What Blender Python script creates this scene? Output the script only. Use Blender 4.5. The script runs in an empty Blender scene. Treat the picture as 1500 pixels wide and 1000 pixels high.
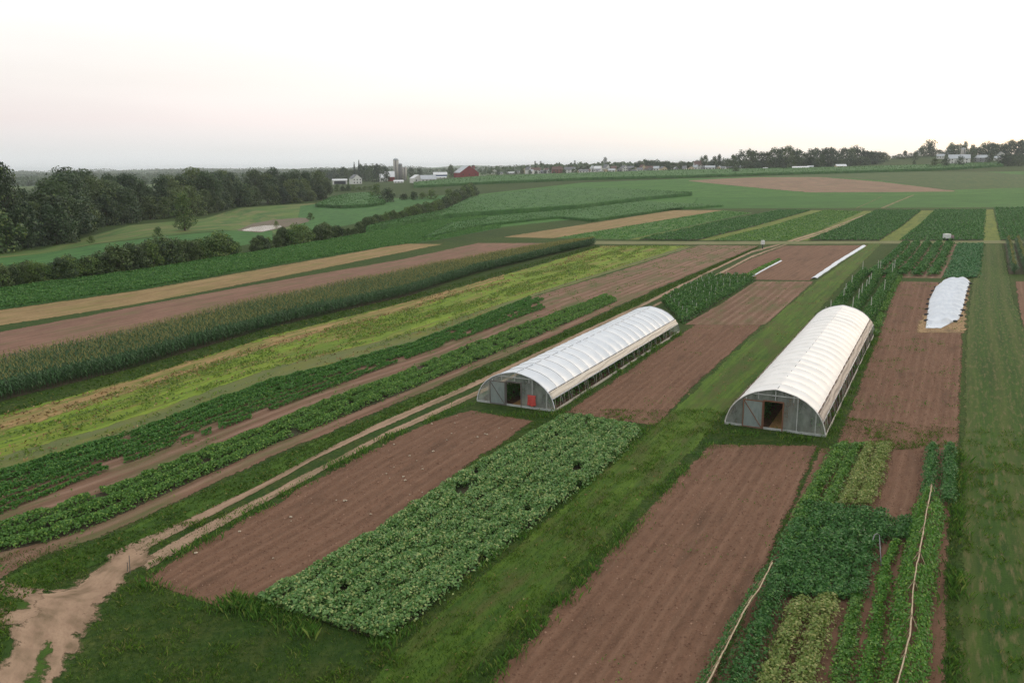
import bpy, math
import numpy as np
from mathutils import Matrix, Vector

rng = np.random.default_rng(11)
SC = bpy.context.scene
COL = SC.collection

# ------------------------------------------------------------------ camera model (photo pixels, 1500 x 1000)
F = 1200.0
CAM = np.array([0.0, 0.0, 22.0])
TH = math.atan(254.0 / F)
PHI = 0.0110
_f = np.array([0, math.cos(TH), -math.sin(TH)])
_r0 = np.array([1.0, 0, 0])
_u0 = np.array([0, math.sin(TH), math.cos(TH)])
_r = math.cos(PHI) * _r0 - math.sin(PHI) * _u0
_u = math.sin(PHI) * _r0 + math.cos(PHI) * _u0


def sst(a, b, x):
    t = np.clip((x - a) / (b - a), 0, 1)
    return t * t * (3 - 2 * t)


def vnoise(x, y, seed=0):
    xi = np.floor(x).astype(np.int64); yi = np.floor(y).astype(np.int64)
    fx = x - xi; fy = y - yi
    fx = fx * fx * (3 - 2 * fx); fy = fy * fy * (3 - 2 * fy)

    def h(i, j):
        n = (i * 374761393 + j * 668265263 + seed * 1442695041) & 0xFFFFFFFF
        n = ((n ^ (n >> 13)) * 1274126177) & 0xFFFFFFFF
        return ((n ^ (n >> 16)) & 0xFFFF) / 65535.0
    return (h(xi, yi) * (1 - fx) + h(xi + 1, yi) * fx) * (1 - fy) + (h(xi, yi + 1) * (1 - fx) + h(xi + 1, yi + 1) * fx) * fy


_T = np.array([-3, -0.6, -0.33, -0.22, -0.13, 0.0, 0.2, 0.35, 0.54, 0.70, 3])
_A = np.array([-2, -1.0, 0.5, 4.5, 7.0, 13.0, 16.0, 18.5, 20.0, 17.0, 15])


def ground(x, y):
    """height of the land at x, y"""
    x = np.asarray(x, float); y = np.asarray(y, float)
    t = x / np.maximum(y, 30.0)
    a = (np.interp(t - .04, _T, _A) + np.interp(t, _T, _A) * 2 + np.interp(t + .04, _T, _A)) / 4
    z = a * sst(430, 1020, y)
    z = z + 15 * sst(0.36, 0.5, t) * sst(980, 1350, y)
    far = sst(1500, 3200, y)
    z = z * (1 - far) + far * 6.0
    rid = sst(3300, 5200, y) * (15 + 12 * vnoise(t * 9 + 3, y * 0.0003) + 5 * vnoise(t * 40, y * 0.001, 4))
    z = z + rid + 20 * np.exp(-((t + 0.05) / 0.035) ** 2) * sst(5600, 7000, y)
    return z


def G(px, py, h=0.0):
    """photo pixel -> the point where its line of sight meets the land (or h above it)"""
    px = np.atleast_1d(np.asarray(px, float)); py = np.atleast_1d(np.asarray(py, float))
    a = (px - 750) / F; b = (500 - py) / F
    d = _f[None] + a[:, None] * _r[None] + b[:, None] * _u[None]
    s = np.geomspace(10, 9000, 1500)
    P = CAM[None, None] + d[:, None, :] * s[None, :, None]
    gap = P[..., 2] - ground(P[..., 0], P[..., 1]) - h
    neg = gap < 0
    k = np.where(neg.any(1), neg.argmax(1), len(s) - 1)
    lo = s[np.maximum(k - 1, 0)]; hi = s[k]
    for _ in range(40):
        m = (lo + hi) / 2
        p = CAM[None] + d * m[:, None]
        g = p[:, 2] - ground(p[:, 0], p[:, 1]) - h
        lo = np.where(g > 0, m, lo); hi = np.where(g > 0, hi, m)
    p = CAM[None] + d * hi[:, None]
    return p


def G1(px, py, h=0.0):
    return G(px, py, h)[0]


def proj(P):
    q = np.asarray(P, float) - CAM
    z = q @ _f
    return 750 + F * (q @ _r) / z, 500 - F * (q @ _u) / z


def depth(P):
    return float((np.asarray(P) - CAM) @ _f)


cam_d = bpy.data.cameras.new('camera')
cam_d.sensor_fit = 'HORIZONTAL'; cam_d.sensor_width = 36.0; cam_d.lens = 36.0 * F / 1500.0
cam_d.clip_start = 0.5; cam_d.clip_end = 60000
cam = bpy.data.objects.new('camera', cam_d)
COL.objects.link(cam)
M4 = Matrix(((_r[0], _u[0], -_f[0], CAM[0]), (_r[1], _u[1], -_f[1], CAM[1]), (_r[2], _u[2], -_f[2], CAM[2]), (0, 0, 0, 1)))
cam.matrix_world = M4
SC.camera = cam


# ------------------------------------------------------------------ objects
def tag(o, label=None, cat=None, group=None, kind=None):
    if label: o['label'] = label
    if cat: o['category'] = cat
    if group: o['group'] = group
    if kind: o['kind'] = kind
    return o


def empty(name, loc, rz=0.0, label=None, cat=None, group=None):
    o = bpy.data.objects.new(name, None)
    o.empty_display_size = 0.2
    o.location = [float(c) for c in loc]; o.rotation_euler = (0, 0, rz)
    COL.objects.link(o)
    return tag(o, label, cat, group)


def link(name, me, parent=None):
    o = bpy.data.objects.new(name, me)
    COL.objects.link(o)
    if parent is not None: o.parent = parent
    return o


def np_mesh(name, V, Q, mats, midx=None, smooth=False, uv=None, parent=None, uv2=None):
    """V (n,3), Q (m,k) faces all of k corners"""
    V = np.asarray(V, np.float32); Q = np.asarray(Q, np.int32)
    me = bpy.data.meshes.new(name)
    n, k = Q.shape
    me.vertices.add(len(V)); me.vertices.foreach_set('co', V.ravel())
    me.loops.add(n * k); me.loops.foreach_set('vertex_index', Q.ravel())
    me.polygons.add(n)
    me.polygons.foreach_set('loop_start', np.arange(0, n * k, k, dtype=np.int32))
    me.polygons.foreach_set('loop_total', np.full(n, k, np.int32))
    if midx is not None: me.polygons.foreach_set('material_index', np.asarray(midx, np.int32))
    if smooth: me.polygons.foreach_set('use_smooth', np.ones(n, bool))
    if uv is not None:
        l = me.uv_layers.new(name='UVMap')
        l.data.foreach_set('uv', np.asarray(uv, np.float32)[Q.ravel()].ravel())
    if uv2 is not None:
        l = me.uv_layers.new(name='edge')
        l.data.foreach_set('uv', np.asarray(uv2, np.float32)[Q.ravel()].ravel())
    for m in (mats if isinstance(mats, (list, tuple)) else [mats]): me.materials.append(m)
    me.update(calc_edges=True)
    return link(name, me, parent)


class MB:
    """collects boxes, bars, tubes and polygons into one mesh"""
    def __init__(self): self.v = []; self.f = []; self.m = []
    def add(self, vs, fs, mi=0):
        b = len(self.v); self.v += [tuple(float(c) for c in p) for p in vs]
        self.f += [tuple(i + b for i in f) for f in fs]; self.m += [mi] * len(fs)
        return self
    def box(self, c, s, rz=0.0, mi=0):
        ca, sa = math.cos(rz), math.sin(rz); vs = []
        for dz in (-.5, .5):
            for dx, dy in ((-.5, -.5), (.5, -.5), (.5, .5), (-.5, .5)):
                x, y = dx * s[0], dy * s[1]
                vs.append((c[0] + x * ca - y * sa, c[1] + x * sa + y * ca, c[2] + dz * s[2]))
        return self.add(vs, [(3, 2, 1, 0), (4, 5, 6, 7), (0, 1, 5, 4), (1, 2, 6, 5), (2, 3, 7, 6), (3, 0, 4, 7)], mi)
    def tube(self, pts, r, n=6, mi=0, cap=True):
        pts = [Vector([float(c) for c in p]) for p in pts]; rs = r if isinstance(r, (list, tuple)) else [r] * len(pts)
        vs = []; prev = None
        for i, p in enumerate(pts):
            d = (pts[min(i + 1, len(pts) - 1)] - pts[max(i - 1, 0)]).normalized()
            if prev is None:
                a = d.cross(Vector((0, 0, 1)) if abs(d.z) < .9 else Vector((1, 0, 0))).normalized()
            else:
                a = (prev - d * prev.dot(d)).normalized()
            prev = a; b = d.cross(a)
            for k in range(n):
                t = 2 * math.pi * k / n
                vs.append(p + (a * math.cos(t) + b * math.sin(t)) * rs[i])
        fs = []
        for i in range(len(pts) - 1):
            for k in range(n):
                k2 = (k + 1) % n
                fs.append((i * n + k, i * n + k2, (i + 1) * n + k2, (i + 1) * n + k))
        if cap:
            fs.append(tuple(reversed(range(n)))); e = (len(pts) - 1) * n
            fs.append(tuple(range(e, e + n)))
        return self.add(vs, fs, mi)
    def build(self, name, mats, parent=None, smooth=False):
        me = bpy.data.meshes.new(name)
        me.from_pydata(self.v, [], self.f)
        for m in (mats if isinstance(mats, (list, tuple)) else [mats]): me.materials.append(m)
        me.polygons.foreach_set('material_index', np.asarray(self.m, np.int32))
        if smooth: me.polygons.foreach_set('use_smooth', np.ones(len(self.f), bool))
        me.update()
        return link(name, me, parent)


# ------------------------------------------------------------------ materials
def S(r, g, b, k=1.0):
    f = lambda c: (c / 255 / 12.92 if c / 255 <= .04045 else ((c / 255 + .055) / 1.055) ** 2.4) * k
    return (f(r), f(g), f(b), 1.0)


class NT:
    def __init__(self, name):
        self.mat = bpy.data.materials.new(name); self.mat.use_nodes = True
        self.t = self.mat.node_tree; self.t.nodes.clear()
        self.out = self.n('ShaderNodeOutputMaterial')
    def n(self, typ, **kw):
        nd = self.t.nodes.new(typ)
        for k, v in kw.items(): setattr(nd, k, v)
        return nd
    def l(self, a, b): self.t.links.new(a, b); return self
    def val(self, sock, v):
        if hasattr(v, 'is_output'): self.l(v, sock)
        else: sock.default_value = v
    def math(self, op, a, b=0.0, clamp=False):
        m = self.n('ShaderNodeMath', operation=op, use_clamp=clamp); self.val(m.inputs[0], a); self.val(m.inputs[1], b); return m.outputs[0]
    def mix(self, f, a, b, bt='MIX'):
        m = self.n('ShaderNodeMix', data_type='RGBA', blend_type=bt)
        self.val(m.inputs[0], f); self.val(m.inputs[6], a); self.val(m.inputs[7], b); return m.outputs[2]
    def noise(self, vec, scale, detail=3.0, rough=.55, sc=None):
        if sc is not None:
            mp = self.n('ShaderNodeMapping'); self.l(vec, mp.inputs[0]); mp.inputs[3].default_value = sc; vec = mp.outputs[0]
        nz = self.n('ShaderNodeTexNoise'); self.l(vec, nz.inputs['Vector'])
        nz.inputs['Scale'].default_value = scale; nz.inputs['Detail'].default_value = detail; nz.inputs['Roughness'].default_value = rough
        return nz.outputs[0]
    def ramp(self, f, stops):
        r = self.n('ShaderNodeValToRGB'); e = r.color_ramp.elements
        while len(e) < len(stops): e.new(.5)
        for i, (p, c) in enumerate(stops):
            e[i].position = p; e[i].color = c if not isinstance(c, (int, float)) else (c, c, c, 1)
        self.l(f, r.inputs[0]); return r.outputs[0]
    def bsdf(self, col, rough=.8, spec=.3, normal=None, **kw):
        p = self.n('ShaderNodeBsdfPrincipled'); self.val(p.inputs['Base Color'], col)
        self.val(p.inputs['Roughness'], rough); self.val(p.inputs['Specular IOR Level'], spec)
        if normal is not None: self.l(normal, p.inputs['Normal'])
        for k, v in kw.items(): self.val(p.inputs[k], v)
        return p.outputs[0]
    def bump(self, h, s=.4, d=.05):
        b = self.n('ShaderNodeBump'); b.inputs['Strength'].default_value = s; b.inputs['Distance'].default_value = d
        self.l(h, b.inputs['Height']); return b.outputs[0]
    def done(self, sh): self.l(sh, self.out.inputs[0]); return self.mat


def field_mat(name, base, alt, spot=None, spot_amt=.5, row=0.0, row_amt=.0, streak=.5, fine=.35, big=.35, bump=.5, row_col=None, fine_scale=6.0, spot_scale=.35, spot_st=(.25, 1, 1), edge=.45):
    """a worked field: UV is metres along (x) and across (y) the rows"""
    t = NT(name)
    uv = t.n('ShaderNodeTexCoord').outputs['UV']
    st = t.noise(uv, 1.0, 4, .6, (.035, 1.3, 1))
    st2 = t.noise(uv, 1.0, 3, .6, (.12, 3.5, 1))
    fi = t.noise(uv, fine_scale, 5, .7)
    bg = t.noise(uv, .055, 3, .55, (.6, 1, 1))
    mid = t.noise(uv, fine_scale * .22, 4, .7, (.6, 1.2, 1))
    m = t.math('MULTIPLY', t.math('SUBTRACT', st, .5), 3.4 * streak)
    m = t.math('ADD', m, t.math('MULTIPLY', t.math('SUBTRACT', mid, .5), 3.0 * fine))
    m = t.math('ADD', m, t.math('MULTIPLY', t.math('SUBTRACT', st2, .5), 2.6 * streak))
    m = t.math('ADD', m, t.math('MULTIPLY', t.math('SUBTRACT', fi, .5), 2.6 * fine))
    m = t.math('ADD', m, t.math('MULTIPLY', t.math('SUBTRACT', bg, .5), 3.0 * big))
    m = t.math('ADD', m, .5, clamp=True)
    c = t.mix(m, base, alt)
    h = fi
    if row > 0:
        sp = t.n('ShaderNodeSeparateXYZ'); t.l(uv, sp.inputs[0])
        wob = t.math('MULTIPLY', t.noise(uv, .4, 2), .25)
        w = t.math('SINE', t.math('MULTIPLY', t.math('ADD', sp.outputs[1], wob), 2 * math.pi / row))
        w = t.math('MULTIPLY_ADD', w, .5); w.node.inputs[2].default_value = .5
        w = t.math('POWER', w, 2.0)
        w2 = t.math('MULTIPLY', w, t.math('ADD', t.math('MULTIPLY', st, 1.2), -.1, clamp=True))
        c = t.mix(t.math('MULTIPLY', w2, row_amt, clamp=True), c, row_col or alt)
        h = t.math('ADD', fi, t.math('MULTIPLY', w, .8))
    if spot is not None:
        sn = t.noise(uv, spot_scale, 6, .68, spot_st)
        k = t.ramp(sn, [(.5 - .18 * (spot_amt - .2), 0.0), (.68 - .2 * (spot_amt - .2), 1.0)])
        c = t.mix(k, c, spot)
    sh = t.bsdf(c, .95, .15, t.bump(h, bump, .06))
    if edge > 0:                      # the plot frays out into what lies beside it
        eu = t.n('ShaderNodeUVMap'); eu.uv_map = 'edge'
        es = t.n('ShaderNodeSeparateXYZ'); t.l(eu.outputs[0], es.inputs[0])
        k = t.math('DIVIDE', t.math('MINIMUM', es.outputs[0], es.outputs[1]), edge)
        k = t.math('ADD', k, t.math('MULTIPLY', t.math('SUBTRACT', t.noise(uv, 1.1 / max(edge, .3), 5, .7), .5), 2.6))
        k = t.math('MULTIPLY_ADD', k, 3.0, True); k.node.inputs[2].default_value = -.4
        tp = t.n('ShaderNodeBsdfTransparent'); mx = t.n('ShaderNodeMixShader')
        t.l(k, mx.inputs[0]); t.l(tp.outputs[0], mx.inputs[1]); t.l(sh, mx.inputs[2]); sh = mx.outputs[0]
    return t.done(sh)


def leaf_mat(name, c1, c2, c3=None, amt3=.12, rough=.55, spec=.35, trans=.25, patch=None, patch_scale=.25, vary=0.0, dark=None):
    t = NT(name)
    g = t.n('ShaderNodeNewGeometry')
    r = g.outputs['Random Per Island']
    c = t.mix(r, c1, c2)
    pos = g.outputs['Position']
    if vary > 0:
        oi = t.n('ShaderNodeObjectInfo').outputs['Random']
        c = t.mix(t.math('MULTIPLY', oi, vary), c, dark or tuple(v * .45 for v in c1[:3]) + (1,))
        k2 = t.math('MULTIPLY', t.math('FRACT', t.math('MULTIPLY', oi, 7.7)), vary)
        c = t.mix(k2, c, c3 or c2)
    if c3 is not None:
        k = t.math('GREATER_THAN', t.math('FRACT', t.math('MULTIPLY', r, 17.31)), 1 - amt3)
        c = t.mix(k, c, c3)
    if patch is not None:
        pn = t.ramp(t.noise(pos, patch_scale, 3), [(.42, 0.0), (.66, 1.0)])
        c = t.mix(pn, c, patch)
    p = t.bsdf(c, rough, spec)
    if trans > 0:
        tr = t.n('ShaderNodeBsdfTranslucent'); t.l(c, tr.inputs[0])
        mx = t.n('ShaderNodeMixShader'); mx.inputs[0].default_value = trans
        t.l(p, mx.inputs[1]); t.l(tr.outputs[0], mx.inputs[2]); p = mx.outputs[0]
    return t.done(p)


def plain_mat(name, c1, c2=None, rough=.7, spec=.3, scale=2.0, stretch=(1, 1, 1), trans=0.0, bump=0.0, metal=0.0, detail=4):
    t = NT(name)
    o = t.n('ShaderNodeTexCoord').outputs['Object']
    nz = t.noise(o, scale, detail, .6, stretch)
    c = t.mix(t.ramp(nz, [(.3, 0.0), (.7, 1.0)]), c1, c2 or tuple(v * .8 for v in c1[:3]) + (1,))
    p = t.bsdf(c, rough, spec, t.bump(nz, bump, .03) if bump else None, Metallic=metal)
    if trans:
        tr = t.n('ShaderNodeBsdfTranslucent'); t.l(c, tr.inputs[0])
        mx = t.n('ShaderNodeMixShader'); mx.inputs[0].default_value = trans
        t.l(p, mx.inputs[1]); t.l(tr.outputs[0], mx.inputs[2]); p = mx.outputs[0]
    return t.done(p)


def film_mat(name, col, opacity, rough=.35):
    t = NT(name)
    o = t.n('ShaderNodeTexCoord').outputs['Object']
    nz = t.noise(o, 1.3, 5, .65, (1, 1, .35))
    c = t.mix(nz, col, tuple(v * .55 for v in col[:3]) + (1,))
    p = t.bsdf(c, rough, .5, t.bump(nz, .3, .05))
    tr = t.n('ShaderNodeBsdfTranslucent'); t.l(c, tr.inputs[0])
    m1 = t.n('ShaderNodeMixShader'); m1.inputs[0].default_value = .35; t.l(p, m1.inputs[1]); t.l(tr.outputs[0], m1.inputs[2])
    tp = t.n('ShaderNodeBsdfTransparent'); tp.inputs[0].default_value = (.9, .95, .93, 1)
    m2 = t.n('ShaderNodeMixShader')
    t.l(t.math('ADD', t.math('MULTIPLY', t.math('SUBTRACT', nz, .5), 1.3), opacity, clamp=True), m2.inputs[0])
    t.l(tp.outputs[0], m2.inputs[1]); t.l(m1.outputs[0], m2.inputs[2])
    return t.done(m2.outputs[0])


# ------------------------------------------------------------------ world, sun
HAZE = 1.05e-4
SUN_EL, SUN_AZ = math.radians(8), math.radians(38)      # azimuth clockwise from +Y (view direction)
w = bpy.data.worlds.new('World'); SC.world = w; w.use_nodes = True
nt = w.node_tree; nt.nodes.clear()


def wn(typ, **kw):
    nd = nt.nodes.new(typ)
    for k, v in kw.items(): setattr(nd, k, v)
    return nd


sky = wn('ShaderNodeTexSky', sky_type='NISHITA', sun_disc=False, sun_elevation=SUN_EL, sun_rotation=SUN_AZ, dust_density=4.0, air_density=1.0)
bg1 = wn('ShaderNodeBackground'); bg1.inputs[1].default_value = 0.05; bg1.inputs[1].default_value = 0.03
nt.links.new(sky.outputs[0], bg1.inputs[0])
tc = wn('ShaderNodeTexCoord'); sp = wn('ShaderNodeSeparateXYZ'); nt.links.new(tc.outputs['Generated'], sp.inputs[0])
rp = wn('ShaderNodeValToRGB'); nt.links.new(sp.outputs[2], rp.inputs[0])
e = rp.color_ramp.elements
stops = [(0.0, (1.02, 1.08, 1.10, 1)), (.022, (.97, .98, .98, 1)), (.055, (1.06, .97, .965, 1)), (.10, (1.12, 1.06, 1.03, 1)), (.16, (1.24, 1.21, 1.17, 1)), (.5, (1.30, 1.29, 1.26, 1)), (1.0, (1.25, 1.26, 1.28, 1))]
while len(e) < len(stops): e.new(.5)
for i, (p, c) in enumerate(stops): e[i].position = p; e[i].color = c
# thin veil of high cloud: soft horizontal wisps
mp = wn('ShaderNodeMapping'); mp.inputs[3].default_value = (1.2, 1.2, 9); nt.links.new(tc.outputs['Generated'], mp.inputs[0])
nz = wn('ShaderNodeTexNoise'); nz.inputs['Scale'].default_value = 1.6; nz.inputs['Detail'].default_value = 4; nt.links.new(mp.outputs[0], nz.inputs['Vector'])
mr = wn('ShaderNodeMapRange'); mr.inputs[1].default_value = .3; mr.inputs[2].default_value = .7; mr.inputs[3].default_value = .95; mr.inputs[4].default_value = 1.03
nt.links.new(nz.outputs[0], mr.inputs[0])
vm = wn('ShaderNodeVectorMath', operation='SCALE'); nt.links.new(rp.outputs[0], vm.inputs[0]); nt.links.new(mr.outputs[0], vm.inputs['Scale'])
bg2 = wn('ShaderNodeBackground'); bg2.inputs[1].default_value = 0.90; vg = wn('ShaderNodeVectorMath', operation='SCALE'); nt.links.new(vm.outputs[0], vg.inputs[0])
gl = wn('ShaderNodeMapRange'); gl.inputs[1].default_value = -1.3; gl.inputs[2].default_value = 1.3; gl.inputs[3].default_value = .72; gl.inputs[4].default_value = 1.06
lean = wn('ShaderNodeMath', operation='MULTIPLY_ADD'); nt.links.new(sp.outputs[0], lean.inputs[0]); lean.inputs[1].default_value = 1.0; nt.links.new(sp.outputs[1], lean.inputs[2])
nt.links.new(lean.outputs[0], gl.inputs[0]); nt.links.new(gl.outputs[0], vg.inputs['Scale'])      # the afterglow side of the sky is the brighter one
nt.links.new(vg.outputs[0], bg2.inputs[0])
ad = wn('ShaderNodeAddShader'); nt.links.new(bg1.outputs[0], ad.inputs[0]); nt.links.new(bg2.outputs[0], ad.inputs[1])
wo = wn('ShaderNodeOutputWorld'); nt.links.new(ad.outputs[0], wo.inputs[0])

sd = bpy.data.lights.new('sun', 'SUN'); sd.energy = 0.6; sd.angle = math.radians(35); sd.color = (1, .82, .62)
so = bpy.data.objects.new('sun', sd); COL.objects.link(so)
dv = Vector((math.sin(SUN_AZ) * math.cos(SUN_EL), math.cos(SUN_AZ) * math.cos(SUN_EL), math.sin(SUN_EL)))
so.rotation_euler = dv.to_track_quat('Z', 'Y').to_euler()
so.location = (60, -60, 80)
vs_ = SC.view_settings
vs_.view_transform = 'Standard'; vs_.look = 'None'; vs_.gamma = 1; vs_.exposure = 0.0
vs_.use_curve_mapping = False
SC.cycles.max_bounces = 6; SC.cycles.transparent_max_bounces = 16; SC.cycles.volume_bounces = 0
SC.cycles.use_adaptive_sampling = False
SC.cycles.use_denoising = True
SC.cycles.denoiser = 'OPENIMAGEDENOISE'; SC.cycles.denoising_input_passes = 'RGB_ALBEDO_NORMAL'; SC.cycles.denoising_prefilter = 'NONE'


# ------------------------------------------------------------------ land
def make_ground():
    ys = np.concatenate([np.linspace(-120, 420, 40), np.geomspace(436, 8200, 140)])
    ts = np.sinh(np.linspace(-1.6, 1.6, 221)) / np.sinh(1.6) * 1.35
    Y, Tt = np.meshgrid(ys, ts, indexing='ij')
    X = Tt * (Y + 170)
    V = np.stack([X, Y, ground(X, Y)], -1).reshape(-1, 3)
    n, m = Y.shape
    i = np.arange(n - 1)[:, None] * m + np.arange(m - 1)[None]
    Q = np.stack([i, i + 1, i + m + 1, i + m], -1).reshape(-1, 4)
    t = NT('grassland')
    pos = t.n('ShaderNodeNewGeometry').outputs['Position']
    a = t.noise(pos, .03, 4); b = t.noise(pos, .35, 5, .65); c = t.noise(pos, 4.0, 4, .7)
    col = t.mix(t.ramp(a, [(.35, 0.0), (.65, 1.0)]), S(48, 74, 28), S(66, 90, 32))
    col = t.mix(t.ramp(b, [(.4, 0.0), (.75, .75)]), col, S(90, 90, 48))
    c2 = t.noise(pos, 1.4, 5, .75)
    col = t.mix(t.ramp(c2, [(.42, .55), (.58, 0.0)]), col, S(38, 58, 22))
    col = t.mix(t.ramp(c, [(.35, .7), (.6, 0.0)]), col, S(32, 52, 22))
    # distant farmland: broad patches of green, yellow-green and dark woodland strips
    sp_ = t.n('ShaderNodeSeparateXYZ'); t.l(pos, sp_.inputs[0])
    fm = t.math('MULTIPLY', t.math('SUBTRACT', sp_.outputs[1], 1150), 1 / 400, clamp=True)
    vr = t.n('ShaderNodeTexVoronoi'); mpn = t.n('ShaderNodeMapping'); t.l(pos, mpn.inputs[0]); mpn.inputs[3].default_value = (.0045, .0016, .0)
    t.l(mpn.outputs[0], vr.inputs['Vector']); vr.inputs['Scale'].default_value = 1.0
    sc_ = t.n('ShaderNodeSeparateColor'); t.l(vr.outputs['Color'], sc_.inputs[0])
    fc = t.ramp(sc_.outputs[0], [(0.0, S(40, 66, 40)), (.35, S(76, 110, 60)), (.6, S(40, 62, 42)), (.8, S(110, 125, 70)), (1.0, S(52, 84, 50))])
    col = t.mix(fm, col, fc)
    mt = t.done(t.bsdf(col, .95, .1, t.bump(c, .6, .08)))
    o = np_mesh('ground', V, Q, mt, smooth=True)
    tag(o, 'wide rolling grassland under and between all the fields', 'ground', kind='structure')


make_ground()


def resample(P, n):
    P = np.asarray(P)
    d = np.concatenate([[0], np.cumsum(np.linalg.norm(np.diff(P[:, :2], axis=0), axis=1))])
    s = np.linspace(0, d[-1], n)
    return np.stack([np.interp(s, d, P[:, k]) for k in range(3)], -1), d[-1]


def edge(poly, h=0.0):
    """pixel polyline -> dense points on the land"""
    poly = np.asarray(poly, float); out = []
    for a, b in zip(poly[:-1], poly[1:]):
        k = 24
        t = np.linspace(0, 1, k, endpoint=False)[:, None]
        out.append(a + (b - a) * t)
    out.append(poly[-1:])
    out = np.concatenate(out)
    P = G(out[:, 0], out[:, 1], h)
    return P


class Patch:
    """a piece of land between two edges that run along its rows"""
    def __init__(self, L, R, h=0.0, world=False):
        self.L = np.asarray(L, float) if world else edge(L, h)
        self.R = np.asarray(R, float) if world else edge(R, h)
        _, self.lu = resample(self.L, 5); _, l2 = resample(self.R, 5); self.lu = (self.lu + l2) / 2
        a, _ = resample(self.L, 9); b, _ = resample(self.R, 9)
        self.lv = float(np.linalg.norm((a - b)[:, :2], axis=1).mean())
        self.La, _ = resample(self.L, 200); self.Ra, _ = resample(self.R, 200)
    def at(self, u, v):
        """u along 0..1, v across 0..1 -> x, y"""
        s = np.linspace(0, 1, 200)
        o = []
        for k in (0, 1):
            a = np.interp(u, s, self.La[:, k]); b = np.interp(u, s, self.Ra[:, k])
            o.append(a + (b - a) * v)
        return o[0], o[1]
    def poly(self):
        return np.concatenate([self.La[::8, :2], self.Ra[::-8, :2]])
    def dir(self):
        d = (self.La[-1] + self.Ra[-1] - self.La[0] - self.Ra[0]); return math.atan2(d[1], d[0])


def offz(x, y, off):
    return off + 0.16 * sst(420, 600, y) + .00003 * np.maximum(y - 100, 0)


def sheet(name, patch, mat, label, cat, off=.01, step=1.0, jag=.2, kind='structure', relief=0.0, jseed=0):
    p = patch if isinstance(patch, Patch) else Patch(*patch)
    n = int(np.clip(p.lu / step, 6, 900)); m = int(np.clip(p.lv / step, 5, 90))
    if p.lv < 6: m = max(4, int(p.lv / .4))
    m += m % 2
    U, Vv = np.meshgrid(np.linspace(0, 1, n + 1), np.linspace(0, 1, m + 1), indexing='ij')
    U2, V2 = U.copy(), Vv.copy()
    if jag > 0:
        s = U * p.lu; q = Vv * p.lv
        def nz(a, sd): return (vnoise(a * 1.1, a * 0 + sd, sd) - .5) * 1.0 + (vnoise(a * .33, a * 0 + sd, sd + 5) - .5) * 1.4 + (vnoise(a * 3.1, a * 0 + sd, sd + 9) - .5) * .7
        kd = jag / max(p.lv, .5); ku = jag / max(p.lu, .5)
        V2 = Vv + (1 - Vv) ** 6 * nz(s, 1 + jseed) * kd - Vv ** 6 * nz(s, 2 + jseed) * kd
        U2 = U + (1 - U) ** 12 * nz(q, 3 + jseed) * ku - U ** 12 * nz(q, 4 + jseed) * ku
    x, y = p.at(U2, V2)
    z = ground(x, y) + offz(x, y, off)
    if relief:
        ed = np.minimum(np.minimum(V2, 1 - V2) * p.lv, np.minimum(U2, 1 - U2) * p.lu)
        z = z + relief * sst(.1, .6, ed) * (.3 + .7 * vnoise(x * 1.7, y * 1.7, 3))
    V = np.stack([x, y, z], -1).reshape(-1, 3)
    uv = np.stack([U2 * p.lu, V2 * p.lv], -1).reshape(-1, 2)
    i = np.arange(n)[:, None] * (m + 1) + np.arange(m)[None]
    Q = np.stack([i, i + m + 1, i + m + 2, i + 1], -1).reshape(-1, 4)
    nrm = np.cross(V[Q[0, 1]] - V[Q[0, 0]], V[Q[0, 2]] - V[Q[0, 0]])
    if nrm[2] < 0: Q = Q[:, ::-1]
    uv2 = np.stack([np.minimum(Vv, 1 - Vv) * p.lv, np.minimum(U, 1 - U) * p.lu], -1).reshape(-1, 2)
    o = np_mesh(name, V, Q, mat, smooth=True, uv=uv, uv2=uv2)
    tag(o, label, cat, kind=kind)
    return p


SOIL1, SOIL2 = S(112, 84, 75), S(128, 97, 86)
M_soil = field_mat('bare_soil', S(98, 73, 57), S(125, 94, 75), S(84, 64, 50), .02, row=.9, row_amt=.65, row_col=S(136, 107, 87), streak=.45, fine=.5, big=.2, bump=1.0)
M_soil_w = field_mat('weedy_soil', S(100, 76, 60), S(130, 101, 82), S(94, 94, 60), .35, row=1.5, row_amt=.75, row_col=S(158, 130, 112), streak=.55, fine=.35, big=.35, bump=.8)
M_soil_far = field_mat('pale_soil', S(106, 79, 65), S(136, 104, 87), S(102, 94, 64), .25, row=1.5, row_amt=.3, row_col=S(148, 119, 102), streak=.55, fine=.45, big=.4, fine_scale=2.0)
M_dirt = field_mat('track_dirt', S(140, 116, 96), S(172, 146, 122), S(104, 96, 66), .4, streak=.5, fine=.5, big=.3, bump=.7, fine_scale=4.0, edge=.4)
M_yard = field_mat('yard_dirt', S(142, 117, 96), S(174, 147, 122), S(108, 92, 70), .3, streak=.2, fine=.55, big=.4, bump=.7, fine_scale=4.0, spot_scale=.5, spot_st=(1, 1, 1), edge=1.1)
M_grass = field_mat('grass_strip', S(54, 84, 28), S(82, 108, 36), S(44, 68, 24), .45, streak=.45, fine=.5, big=.35, spot_scale=.6)
M_path = field_mat('mown_grass', S(52, 80, 26), S(86, 110, 36), S(78, 82, 42), .36, row=2.6, row_amt=.35, row_col=S(64, 80, 34), streak=.7, fine=.5, big=.35, spot_scale=.5, spot_st=(.3, 1.2, 1))
M_rtrack = field_mat('worn_grass', S(40, 66, 22), S(62, 88, 28), S(100, 94, 62), .2, row=2.7, row_amt=.7, row_col=S(86, 90, 48), streak=.5, fine=.5, big=.3, spot_scale=1.1, spot_st=(.45, 2.6, 1))
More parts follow.
